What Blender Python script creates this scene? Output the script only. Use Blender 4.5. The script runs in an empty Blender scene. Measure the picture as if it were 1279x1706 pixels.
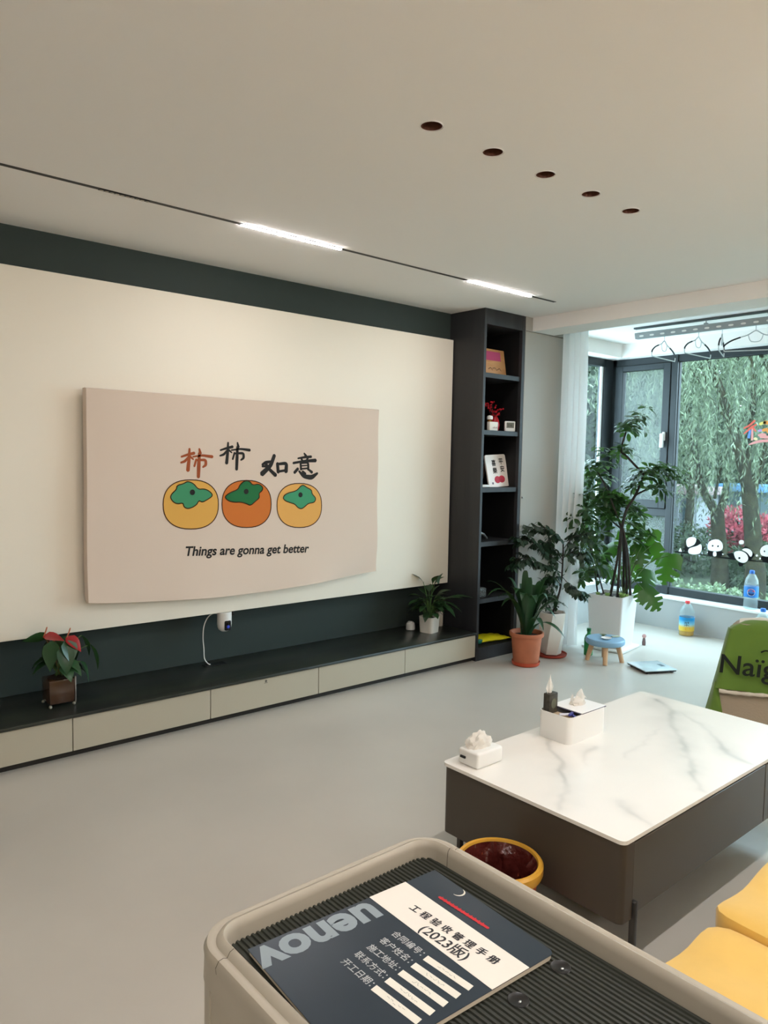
import bpy, bmesh, math, random
from mathutils import Vector, Matrix, noise

# ---------------------------------------------------------------- camera, sky, exposure
scene = bpy.context.scene
LINK = scene.collection.objects.link
random.seed(7)

cam_data = bpy.data.cameras.new('camera')
cam = bpy.data.objects.new('camera', cam_data)
LINK(cam)
cam_data.sensor_fit = 'VERTICAL'
cam_data.sensor_height = 36.0
cam_data.lens = 1243.0 / 1706.0 * 36.0
cam_data.clip_start = 0.02
cam_data.clip_end = 200
cam.matrix_world = Matrix((
    (0.75760776, 0.03199313, -0.65192555, 0.0),
    (-0.65244479, 0.06559492, -0.75499212, 0.0),
    (0.01860844, 0.99733332, 0.07056897, 1.5),
    (0, 0, 0, 1)))
scene.camera = cam

SKY_STRENGTH = 10.8
LAMP = 135.0          # emission of the lit linear lamps over the television
SOFA_FILL = 330.0     # of the unseen lamps added over the sofa for brightness
GLOBE = 44.0          # of the unseen opal globes added behind the camera as fill light
world = bpy.data.worlds.new('overcast_sky')
scene.world = world
world.use_nodes = True
wn = world.node_tree.nodes
wn['Background'].inputs[0].default_value = (0.67, 0.83, 1.0, 1)
wn['Background'].inputs[1].default_value = SKY_STRENGTH

scene.view_settings.view_transform = 'Standard'
scene.view_settings.look = 'None'
scene.view_settings.exposure = 0.04
scene.view_settings.gamma = 1.0
scene.view_settings.use_curve_mapping = False


# ---------------------------------------------------------------- materials
def lin(c):
    return c / 12.92 if c <= 0.04045 else ((c + 0.055) / 1.055) ** 2.4


def rgb(hexs):
    return tuple(lin(int(hexs[i:i + 2], 16) / 255) for i in (0, 2, 4)) + (1.0,)


def mat(name, color, rough=0.5, metal=0.0, var=0.0, vscale=5.0, bump=0.0, bscale=60.0, spec=0.5,
        emit=0.0, trans=0.0, island=0.0, sheen=0.0, coat=0.0, subsurf=0.0, ior=1.45):
    m = bpy.data.materials.new(name)
    m.use_nodes = True
    nt = m.node_tree
    p = nt.nodes['Principled BSDF']
    c = rgb(color)
    p.inputs['Base Color'].default_value = c
    p.inputs['Roughness'].default_value = rough
    p.inputs['Metallic'].default_value = metal
    p.inputs['Specular IOR Level'].default_value = spec
    p.inputs['IOR'].default_value = ior
    if trans: p.inputs['Transmission Weight'].default_value = trans
    if sheen: p.inputs['Sheen Weight'].default_value = sheen
    if coat: p.inputs['Coat Weight'].default_value = coat
    if emit:
        p.inputs['Emission Color'].default_value = c
        p.inputs['Emission Strength'].default_value = emit
    tc = nt.nodes.new('ShaderNodeTexCoord')
    if var or island:
        mix = nt.nodes.new('ShaderNodeHueSaturation')
        mix.inputs['Color'].default_value = c
        mr = nt.nodes.new('ShaderNodeMapRange')
        a = var or island
        mr.inputs['To Min'].default_value = 1 - a
        mr.inputs['To Max'].default_value = 1 + a
        if island:
            g = nt.nodes.new('ShaderNodeNewGeometry')
            nt.links.new(g.outputs['Random Per Island'], mr.inputs['Value'])
        else:
            n = nt.nodes.new('ShaderNodeTexNoise')
            n.inputs['Scale'].default_value = vscale
            n.inputs['Detail'].default_value = 5
            nt.links.new(tc.outputs['Object'], n.inputs['Vector'])
            mr.inputs['From Min'].default_value = 0.3
            mr.inputs['From Max'].default_value = 0.7
            nt.links.new(n.outputs['Fac'], mr.inputs['Value'])
        nt.links.new(mr.outputs['Result'], mix.inputs['Value'])
        nt.links.new(mix.outputs['Color'], p.inputs['Base Color'])
    if bump:
        n = nt.nodes.new('ShaderNodeTexNoise')
        n.inputs['Scale'].default_value = bscale
        n.inputs['Detail'].default_value = 3
        nt.links.new(tc.outputs['Object'], n.inputs['Vector'])
        b = nt.nodes.new('ShaderNodeBump')
        b.inputs['Strength'].default_value = bump
        b.inputs['Distance'].default_value = 0.01
        nt.links.new(n.outputs['Fac'], b.inputs['Height'])
        nt.links.new(b.outputs['Normal'], p.inputs['Normal'])
    return m


def leaf_mat(name, color, rough=0.35, island=0.25, translucent=0.25, tcolor=None, hue=0.02):
    m = mat(name, color, rough=rough, island=island)
    nt = m.node_tree
    p = nt.nodes['Principled BSDF']
    out = nt.nodes['Material Output']
    t = nt.nodes.new('ShaderNodeBsdfTranslucent')
    t.inputs['Color'].default_value = rgb(tcolor or color)
    mx = nt.nodes.new('ShaderNodeMixShader')
    mx.inputs[0].default_value = translucent
    nt.links.new(p.outputs[0], mx.inputs[1])
    nt.links.new(t.outputs[0], mx.inputs[2])
    nt.links.new(mx.outputs[0], out.inputs[0])
    return m


def wood_mat(name, c1, c2, scale=(1, 1, 1), rough=0.4, wave=6.0, dist=4.0, coat=0.0):
    m = mat(name, c1, rough=rough, coat=coat)
    nt = m.node_tree
    p = nt.nodes['Principled BSDF']
    tc = nt.nodes.new('ShaderNodeTexCoord')
    mp = nt.nodes.new('ShaderNodeMapping')
    mp.inputs['Scale'].default_value = scale
    n = nt.nodes.new('ShaderNodeTexNoise')
    n.inputs['Scale'].default_value = wave
    n.inputs['Detail'].default_value = 8
    n.inputs['Distortion'].default_value = dist * 0.2
    r = nt.nodes.new('ShaderNodeValToRGB')
    r.color_ramp.elements[0].position = 0.35
    r.color_ramp.elements[0].color = rgb(c1)
    r.color_ramp.elements[1].position = 0.72
    r.color_ramp.elements[1].color = rgb(c2)
    nt.links.new(tc.outputs['Object'], mp.inputs['Vector'])
    nt.links.new(mp.outputs[0], n.inputs['Vector'])
    nt.links.new(n.outputs['Fac'], r.inputs[0])
    nt.links.new(r.outputs[0], p.inputs['Base Color'])
    return m


def marble_mat():
    """white stone; the 'vein' attribute of the slab carries the grey veins"""
    m = mat('white_marble', 'F1EDE3', rough=0.22)
    nt = m.node_tree
    p = nt.nodes['Principled BSDF']
    a = nt.nodes.new('ShaderNodeAttribute'); a.attribute_name = 'vein'
    tc = nt.nodes.new('ShaderNodeTexCoord')
    n = nt.nodes.new('ShaderNodeTexNoise'); n.inputs['Scale'].default_value = 2.0; n.inputs['Detail'].default_value = 4
    mr = nt.nodes.new('ShaderNodeMapRange'); mr.inputs['To Min'].default_value = 0.0; mr.inputs['To Max'].default_value = 0.10
    ad = nt.nodes.new('ShaderNodeMath'); ad.operation = 'ADD'; ad.use_clamp = True
    mx = nt.nodes.new('ShaderNodeMix'); mx.data_type = 'RGBA'
    mx.inputs['A'].default_value = rgb('F4F0E8'); mx.inputs['B'].default_value = rgb('A9ABA6')
    L = nt.links.new
    L(tc.outputs['Object'], n.inputs['Vector']); L(n.outputs['Fac'], mr.inputs['Value'])
    L(a.outputs['Fac'], ad.inputs[0]); L(mr.outputs[0], ad.inputs[1])
    L(ad.outputs[0], mx.inputs['Factor']); L(mx.outputs['Result'], p.inputs['Base Color'])
    return m


def glass_mat(name, tint='F2FAF8', veil=0.06, veil_color='E2EEF0', gloss=0.08):
    """clear pane: mostly see-through, a thin pale haze mixed into the shader and a weak mirror reflection"""
    m = bpy.data.materials.new(name)
    m.use_nodes = True
    nt = m.node_tree
    nt.nodes.remove(nt.nodes['Principled BSDF'])
    out = nt.nodes['Material Output']
    t = nt.nodes.new('ShaderNodeBsdfTransparent'); t.inputs[0].default_value = rgb(tint)
    d = nt.nodes.new('ShaderNodeBsdfDiffuse'); d.inputs[0].default_value = rgb(veil_color)
    tl = nt.nodes.new('ShaderNodeBsdfTranslucent'); tl.inputs[0].default_value = rgb(veil_color)
    ad = nt.nodes.new('ShaderNodeMixShader'); ad.inputs[0].default_value = 0.6
    nt.links.new(d.outputs[0], ad.inputs[1]); nt.links.new(tl.outputs[0], ad.inputs[2])
    m1 = nt.nodes.new('ShaderNodeMixShader')
    n = nt.nodes.new('ShaderNodeTexNoise'); n.inputs['Scale'].default_value = 3.0
    mr = nt.nodes.new('ShaderNodeMapRange')
    mr.inputs['To Min'].default_value = veil * 0.6; mr.inputs['To Max'].default_value = veil * 1.4
    nt.links.new(n.outputs['Fac'], mr.inputs['Value'])
    nt.links.new(mr.outputs[0], m1.inputs[0])
    nt.links.new(t.outputs[0], m1.inputs[1]); nt.links.new(ad.outputs[0], m1.inputs[2])
    g = nt.nodes.new('ShaderNodeBsdfGlossy'); g.inputs['Roughness'].default_value = 0.03
    m2 = nt.nodes.new('ShaderNodeMixShader')
    lw = nt.nodes.new('ShaderNodeFresnel'); lw.inputs[0].default_value = 1.3
    mm = nt.nodes.new('ShaderNodeMath'); mm.operation = 'MULTIPLY'; mm.inputs[1].default_value = gloss * 10
    ge = nt.nodes.new('ShaderNodeNewGeometry')          # no mirror term on the way out of the pane
    fr = nt.nodes.new('ShaderNodeMath'); fr.operation = 'SUBTRACT'; fr.inputs[0].default_value = 1.0
    nt.links.new(ge.outputs['Backfacing'], fr.inputs[1])
    fm = nt.nodes.new('ShaderNodeMath'); fm.operation = 'MULTIPLY'
    nt.links.new(lw.outputs[0], fm.inputs[0]); nt.links.new(fr.outputs[0], fm.inputs[1])
    nt.links.new(fm.outputs[0], mm.inputs[0])
    nt.links.new(mm.outputs[0], m2.inputs[0])
    nt.links.new(m1.outputs[0], m2.inputs[1]); nt.links.new(g.outputs[0], m2.inputs[2])
    nt.links.new(m2.outputs[0], out.inputs[0])
    return m


def emit_mat(name, color, strength):
    m = bpy.data.materials.new(name)
    m.use_nodes = True
    nt = m.node_tree
    nt.nodes.remove(nt.nodes['Principled BSDF'])
    e = nt.nodes.new('ShaderNodeEmission')
    e.inputs[0].default_value = rgb(color)
    e.inputs[1].default_value = strength
    nt.links.new(e.outputs[0], nt.nodes['Material Output'].inputs[0])
    return m


def sheer_mat(name, color, see=0.25):
    m = mat(name, color, rough=0.9)
    nt = m.node_tree
    p = nt.nodes['Principled BSDF']
    out = nt.nodes['Material Output']
    tl = nt.nodes.new('ShaderNodeBsdfTranslucent'); tl.inputs[0].default_value = rgb(color)
    a = nt.nodes.new('ShaderNodeMixShader'); a.inputs[0].default_value = 0.6
    t = nt.nodes.new('ShaderNodeBsdfTransparent')
    b = nt.nodes.new('ShaderNodeMixShader'); b.inputs[0].default_value = see
    nt.links.new(p.outputs[0], a.inputs[1]); nt.links.new(tl.outputs[0], a.inputs[2])
    nt.links.new(a.outputs[0], b.inputs[1]); nt.links.new(t.outputs[0], b.inputs[2])
    nt.links.new(b.outputs[0], out.inputs[0])
    return m


def ribbed_mat(name, color, pitch, axis='X', depth=0.6, rough=0.6):
    m = mat(name, color, rough=rough)
    nt = m.node_tree
    p = nt.nodes['Principled BSDF']
    tc = nt.nodes.new('ShaderNodeTexCoord')
    w = nt.nodes.new('ShaderNodeTexWave')
    w.bands_direction = axis
    w.inputs['Scale'].default_value = 1.0 / pitch / 3.18
    b = nt.nodes.new('ShaderNodeBump')
    b.inputs['Strength'].default_value = depth
    b.inputs['Distance'].default_value = 0.004
    nt.links.new(tc.outputs['Object'], w.inputs['Vector'])
    nt.links.new(w.outputs['Fac'], b.inputs['Height'])
    nt.links.new(b.outputs['Normal'], p.inputs['Normal'])
    return m


# ---------------------------------------------------------------- geometry
class G:
    """collects polygons; build() links them as one mesh object"""
    def __init__(self):
        self.v = []; self.f = []; self.m = []; self.s = []

    def add(self, vs, fs, mi=0, smooth=False):
        o = len(self.v)
        self.v += [tuple(p) for p in vs]
        for f in fs:
            self.f.append(tuple(i + o for i in f)); self.m.append(mi); self.s.append(smooth)
        return self

    def box(self, x0, x1, y0, y1, z0, z1, mi=0):
        vs = [(x, y, z) for x in (x0, x1) for y in (y0, y1) for z in (z0, z1)]
        return self.add(vs, [(0, 1, 3, 2), (4, 6, 7, 5), (0, 4, 5, 1), (2, 3, 7, 6), (0, 2, 6, 4), (1, 5, 7, 3)], mi)

    def rbox(self, x0, x1, y0, y1, z0, z1, r=0.005, seg=2, mi=0, edges='all', taper=None, mtx=None):
        bm = bmesh.new()
        bmesh.ops.create_cube(bm, size=1)
        for v in bm.verts:
            k = 1.0
            if taper is not None and v.co.z < 0: k = taper
            v.co = Vector(((x0 + x1) / 2 + v.co.x * (x1 - x0) * k, (y0 + y1) / 2 + v.co.y * (y1 - y0) * k, z0 + (v.co.z + .5) * (z1 - z0)))
        if edges == 'vertical':
            es = [e for e in bm.edges if abs(e.verts[0].co.z - e.verts[1].co.z) > 1e-5]
        else:
            es = list(bm.edges)
        bmesh.ops.bevel(bm, geom=es, offset=r, segments=seg, profile=0.5, affect='EDGES', clamp_overlap=True)
        return self.from_bm(bm, mi, seg > 1, mtx)

    def from_bm(self, bm, mi=0, smooth=False, mtx=None):
        bm.verts.index_update()
        vs = [(mtx @ v.co) if mtx else v.co.copy() for v in bm.verts]
        self.add(vs, [[v.index for v in f.verts] for f in bm.faces], mi, smooth)
        bm.free()
        return self

    def lathe(self, prof, c=(0, 0, 0), n=28, mi=0, smooth=True, caps=(True, True), sx=1, sy=1):
        vs = []
        for r, z in prof:
            for i in range(n):
                a = 2 * math.pi * i / n
                vs.append((c[0] + r * sx * math.cos(a), c[1] + r * sy * math.sin(a), c[2] + z))
        fs = []
        for j in range(len(prof) - 1):
            for i in range(n):
                k = (i + 1) % n
                fs.append((j * n + i, j * n + k, (j + 1) * n + k, (j + 1) * n + i))
        self.add(vs, fs, mi, smooth)
        o = len(self.v) - len(vs)
        if caps[0]: self.f.append(tuple(o + i for i in reversed(range(n)))); self.m.append(mi); self.s.append(False)
        if caps[1]: self.f.append(tuple(o + (len(prof) - 1) * n + i for i in range(n))); self.m.append(mi); self.s.append(False)
        return self

    def tube(self, pts, r, n=8, mi=0, caps=True, closed=False):
        pts = [Vector(p) for p in pts]
        rs = r if isinstance(r, (list, tuple)) else [r] * len(pts)
        N = len(pts)
        vs = []; up = None
        for i, p in enumerate(pts):
            if closed: t = pts[(i + 1) % N] - pts[i - 1]
            else: t = pts[min(i + 1, N - 1)] - pts[max(i - 1, 0)]
            if t.length < 1e-9: t = Vector((0, 0, 1))
            t.normalize()
            if up is None:
                up = Vector((0, 0, 1)) if abs(t.z) < .9 else Vector((1, 0, 0))
            u = (up - t * up.dot(t))
            if u.length < 1e-6: u = t.orthogonal()
            u.normalize(); up = u
            w = t.cross(u)
            for k in range(n):
                a = 2 * math.pi * k / n
                vs.append(p + (u * math.cos(a) + w * math.sin(a)) * rs[i])
        fs = []
        for i in range(N if closed else N - 1):
            j = (i + 1) % N
            for k in range(n):
                l = (k + 1) % n
                fs.append((i * n + k, i * n + l, j * n + l, j * n + k))
        if caps and not closed:
            fs.append(tuple(reversed(range(n)))); fs.append(tuple((N - 1) * n + k for k in range(n)))
        return self.add(vs, fs, mi, True)

    def prism(self, pts2, origin, u, v, thick, mi=0):
        """flat outline pts2 in the (u, v) plane, thickness along u x v"""
        o, u, v = Vector(origin), Vector(u), Vector(v)
        w = u.cross(v).normalized() * thick
        n = len(pts2)
        a = sum(pts2[i][0] * pts2[(i + 1) % n][1] - pts2[(i + 1) % n][0] * pts2[i][1] for i in range(n))
        if a < 0: pts2 = list(reversed(pts2))
        vs = [o + u * p[0] + v * p[1] for p in pts2] + [o + u * p[0] + v * p[1] + w for p in pts2]
        fs = [tuple(reversed(range(n))), tuple(range(n, 2 * n))] + [(i, (i + 1) % n, n + (i + 1) % n, n + i) for i in range(n)]
        return self.add(vs, fs, mi)

    def stroke(self, pts, origin, u, v, thick, mi=0, round_ends=True):
        """brush stroke: (a, b, width) points in the (u, v) plane"""
        P = []
        for i in range(len(pts) - 1):
            for k in range(6):
                t = k / 6
                P.append(tuple(pts[i][j] * (1 - t) + pts[i + 1][j] * t for j in range(3)))
        P.append(pts[-1])
        if len(pts) > 2:
            for _ in range(3):
                P = [P[0]] + [tuple((P[i - 1][j] + 2 * P[i][j] + P[i + 1][j]) / 4 for j in range(3)) for i in range(1, len(P) - 1)] + [P[-1]]
        L = []; R = []
        for i, p in enumerate(P):
            q0, q1 = P[max(i - 1, 0)], P[min(i + 1, len(P) - 1)]
            dx, dy = q1[0] - q0[0], q1[1] - q0[1]
            l = math.hypot(dx, dy) or 1
            nx, ny = -dy / l, dx / l
            L.append((p[0] + nx * p[2] / 2, p[1] + ny * p[2] / 2)); R.append((p[0] - nx * p[2] / 2, p[1] - ny * p[2] / 2))
        def cap(p, q):
            dx, dy = p[0] - q[0], p[1] - q[1]; l = math.hypot(dx, dy) or 1
            a0 = math.atan2(dy, dx)
            return [(p[0] + math.cos(a0 + s) * p[2] / 2, p[1] + math.sin(a0 + s) * p[2] / 2) for s in (math.pi / 3, 0, -math.pi / 3)]
        o, u, v = Vector(origin), Vector(u), Vector(v)
        w = u.cross(v).normalized() * thick
        M = len(P)
        pts_ = L + R
        vs = [o + u * a + v * b + w for a, b in pts_] + [o + u * a + v * b for a, b in pts_]
        fs = [(i, M + i, M + i + 1, i + 1) for i in range(M - 1)]
        if round_ends:
            for (p, q, l, r) in ((P[-1], P[-2], M - 1, 2 * M - 1), (P[0], P[1], M, 0)):
                e = cap(p, q)
                k = len(vs)
                vs += [o + u * a + v * b + w for a, b in e]
                fs.append((l, r) + tuple(reversed(range(k, k + 3))))
        return self.add(vs, fs, mi)

    def leaf(self, base, d, up, length, width, droop=0.4, seg=5, fold=0.25, prof=None, mi=0, tip=None, twist=0.0):
        """a leaf blade: curved midrib, two halves folded about it"""
        base, d, up = Vector(base), Vector(d).normalized(), Vector(up)
        side = d.cross(up)
        if side.length < 1e-4: side = d.orthogonal()
        side.normalize(); nrm = side.cross(d).normalized()
        prof = prof or [0.12, 0.75, 1.0, 0.85, 0.5, 0.0]
        seg = len(prof) - 1
        vs = []; p = base.copy(); dd = d.copy()
        for i in range(seg + 1):
            w = width / 2 * prof[i]
            n2 = side.cross(dd).normalized()
            ss = side
            if twist:
                ss = (side * math.cos(twist * i / seg) + n2 * math.sin(twist * i / seg))
                n2 = ss.cross(dd).normalized()
            vs += [p - ss * w + n2 * w * fold, p.copy(), p + ss * w + n2 * w * fold]
            p = p + dd * (length / seg)
            dd = (dd - nrm * droop / seg * 1.0).normalized()
        fs = []
        for i in range(seg):
            a = i * 3
            fs += [(a, a + 1, a + 4, a + 3), (a + 1, a + 2, a + 5, a + 4)]
        return self.add(vs, fs, mi, True)

    def blob(self, c, r, n=2, amp=0.15, freq=3.0, squash=(1, 1, 1), mi=0, seed=0):
        bm = bmesh.new()
        bmesh.ops.create_icosphere(bm, subdivisions=n, radius=1)
        for v in bm.verts:
            d = v.co.normalized()
            k = 1 + amp * noise.noise(d * freq + Vector((seed * 7.1, seed * 3.3, seed)))
            v.co = Vector((c[0] + d.x * r * k * squash[0], c[1] + d.y * r * k * squash[1], c[2] + d.z * r * k * squash[2]))
        return self.from_bm(bm, mi, True)

    def build(self, name, mats, parent=None, world=True, origin=None):
        me = bpy.data.meshes.new(name)
        vs = [Vector(p) for p in self.v]
        off = Vector((0, 0, 0))
        root = parent
        while root is not None and root.parent: root = root.parent
        if parent is not None:
            if world: off = Vector(root.location)
        else:
            if origin is None:
                xs = [p.x for p in vs]; ys = [p.y for p in vs]; zs = [p.z for p in vs]
                origin = ((min(xs) + max(xs)) / 2, (min(ys) + max(ys)) / 2, min(zs))
            off = Vector(origin)
        me.from_pydata([tuple(p - off) for p in vs], [], self.f)
        if not isinstance(mats, (list, tuple)): mats = [mats]
        for m in mats: me.materials.append(m)
        me.polygons.foreach_set('material_index', self.m)
        me.polygons.foreach_set('use_smooth', self.s)
        me.validate(); me.update()
        me.set_sharp_from_angle(angle=math.radians(38))
        o = bpy.data.objects.new(name, me)
        LINK(o)
        if parent is not None: o.parent = parent
        else: o.location = off
        return o


def tag(o, label, cat, group=None):
    o['label'] = label; o['category'] = cat
    if group: o['group'] = group
    return o


def thing(name, label, cat, loc=(0, 0, 0), group=None):
    o = bpy.data.objects.new(name, None)
    o.empty_display_size = 0.05
    LINK(o)
    o.location = loc
    return tag(o, label, cat, group)


def struct(o):
    o['kind'] = 'structure'
    return o


def lab(o, label):
    o['label'] = label
    return o


def text_mesh(body, size, bold=0.0, shear=0.0, align='LEFT', spacing=1.0):
    """lettering as flat polygons in the xy plane -> (verts, faces, width)"""
    cu = bpy.data.curves.new('lettering', 'FONT')
    cu.body = body; cu.size = size; cu.offset = bold; cu.shear = shear; cu.align_x = align
    cu.space_character = spacing
    cu.resolution_u = 4
    ob = bpy.data.objects.new('lettering', cu)
    LINK(ob)
    dg = bpy.context.evaluated_depsgraph_get()
    me = bpy.data.meshes.new_from_object(ob.evaluated_get(dg))
    vs = [v.co.copy() for v in me.vertices]
    fs = [tuple(p.vertices) for p in me.polygons]
    bpy.data.objects.remove(ob); bpy.data.curves.remove(cu); bpy.data.meshes.remove(me)
    return vs, fs


def put_text(g, body, size, origin, u, v, w=0.0005, fit=None, mi=0, **kw):
    vs, fs = text_mesh(body, size, **kw)
    o, u, v = Vector(origin), Vector(u), Vector(v)
    n = u.cross(v).normalized()
    k = 1.0
    if fit:
        x1 = max(p.x for p in vs); x0 = min(p.x for p in vs)
        k = fit / (x1 - x0)
    g.add([o + u * p.x * k + v * p.y * (k if fit else 1) + n * w for p in vs], fs, mi)
    return g


def put_bold(g, body, size, origin, u, v, b, **kw):
    """heavier lettering: the same outlines laid four times, b apart"""
    u_, v_ = Vector(u), Vector(v)
    for k, (a, c) in enumerate(((-b, 0), (b, 0), (0, -b), (0, b))):
        put_text(g, body, size, Vector(origin) + u_ * a + v_ * c, u, v, .0003 + .00004 * k, **kw)
    return g


def copy_tree(o, parent=None):
    c = o.copy(); LINK(c)
    if parent is not None: c.parent = parent
    for ch in list(o.children): copy_tree(ch, c)
    return c

CALYX1 = [(1.8061, 1.2761), (1.8482, 1.3108), (1.8467, 1.3321), (1.8893, 1.3417), (1.9123, 1.3559), (1.9511, 1.3413), (1.9777, 1.3078), (2.0141, 1.3117), (2.0461, 1.2997), (2.0736, 1.2714), (2.0302, 1.2458), (2.0015, 1.2333), (1.9825, 1.2468), (1.9668, 1.2182), (1.9201, 1.1978), (1.8892, 1.2088), (1.8862, 1.2346), (1.8511, 1.2269), (1.821, 1.2433)]
CALYX2 = [(2.1441, 1.2627), (2.1806, 1.2874), (2.2361, 1.3046), (2.2445, 1.3317), (2.2786, 1.3571), (2.3132, 1.3539), (2.3343, 1.3279), (2.3747, 1.3382), (2.405, 1.318), (2.4016, 1.2949), (2.3751, 1.2799), (2.3842, 1.2536), (2.3525, 1.2312), (2.3194, 1.2059), (2.2967, 1.2172), (2.2536, 1.2304), (2.2111, 1.2284), (2.1691, 1.2383)]
CALYX3 = [(2.5478, 1.2504), (2.5756, 1.2767), (2.6417, 1.2885), (2.6664, 1.3041), (2.6796, 1.32), (2.7028, 1.3278), (2.7283, 1.3115), (2.7679, 1.2948), (2.7682, 1.2705), (2.8024, 1.2422), (2.7889, 1.2131), (2.7434, 1.2109), (2.7163, 1.1905), (2.6912, 1.1751), (2.6621, 1.184), (2.6388, 1.2087), (2.6045, 1.2175), (2.5667, 1.2294)]
PERSIMMON = [([(2.1063, 1.219), (2.1046, 1.1894), (2.0991, 1.1663), (2.0899, 1.1462), (2.0773, 1.1286), (2.0613, 1.1137), (2.0423, 1.1016), (2.0203, 1.0924), (1.9956, 1.0862), (1.9677, 1.083), (1.9325, 1.0832), (1.8977, 1.0863), (1.8706, 1.0919), (1.847, 1.1002), (1.8263, 1.111), (1.8086, 1.1242), (1.7939, 1.1397), (1.7824, 1.1574), (1.774, 1.1772), (1.769, 1.1994), (1.7674, 1.2276), (1.7692, 1.2557), (1.7743, 1.2776), (1.7827, 1.2969), (1.7942, 1.3139), (1.8089, 1.3285), (1.8266, 1.3408), (1.8473, 1.3505), (1.8708, 1.3574), (1.8978, 1.3617), (1.9324, 1.363), (1.9674, 1.3614), (1.9952, 1.3569), (2.0199, 1.3494), (2.0418, 1.3392), (2.0608, 1.3262), (2.0768, 1.3106), (2.0895, 1.2925), (2.0987, 1.272), (2.1044, 1.2486)], (1.9418, 1.2924)), ([(2.4654, 1.213), (2.4638, 1.1831), (2.4585, 1.1597), (2.4496, 1.1393), (2.4372, 1.1216), (2.4215, 1.1065), (2.4028, 1.0942), (2.3811, 1.0849), (2.3567, 1.0785), (2.329, 1.0753), (2.2942, 1.0754), (2.2596, 1.0784), (2.2327, 1.0841), (2.2092, 1.0924), (2.1886, 1.1033), (2.1709, 1.1166), (2.1562, 1.1323), (2.1446, 1.1502), (2.1362, 1.1703), (2.1311, 1.1928), (2.1293, 1.2214), (2.1309, 1.2498), (2.1358, 1.2721), (2.1441, 1.2916), (2.1555, 1.3089), (2.17, 1.3237), (2.1875, 1.3361), (2.2079, 1.3459), (2.2313, 1.353), (2.258, 1.3572), (2.2924, 1.3585), (2.3271, 1.3569), (2.3546, 1.3523), (2.3791, 1.3448), (2.4008, 1.3344), (2.4197, 1.3213), (2.4356, 1.3055), (2.4483, 1.2873), (2.4576, 1.2665), (2.4633, 1.2429)], (2.2893, 1.2918)), ([(2.8474, 1.1936), (2.846, 1.1641), (2.8407, 1.141), (2.8319, 1.1209), (2.8195, 1.1034), (2.8037, 1.0886), (2.7849, 1.0764), (2.7631, 1.0672), (2.7384, 1.061), (2.7105, 1.0578), (2.6753, 1.0579), (2.6403, 1.061), (2.6131, 1.0666), (2.5892, 1.0748), (2.5683, 1.0857), (2.5503, 1.0989), (2.5354, 1.1144), (2.5235, 1.1321), (2.5149, 1.1519), (2.5096, 1.1743), (2.5076, 1.2025), (2.509, 1.2306), (2.5139, 1.2526), (2.5221, 1.272), (2.5336, 1.2889), (2.5482, 1.3036), (2.5658, 1.3158), (2.5864, 1.3254), (2.61, 1.3324), (2.637, 1.3365), (2.6717, 1.3377), (2.7068, 1.336), (2.7347, 1.3314), (2.7594, 1.3239), (2.7814, 1.3136), (2.8006, 1.3006), (2.8167, 1.285), (2.8296, 1.2669), (2.8391, 1.2464), (2.845, 1.2231)], (2.6803, 1.2655))]
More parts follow.
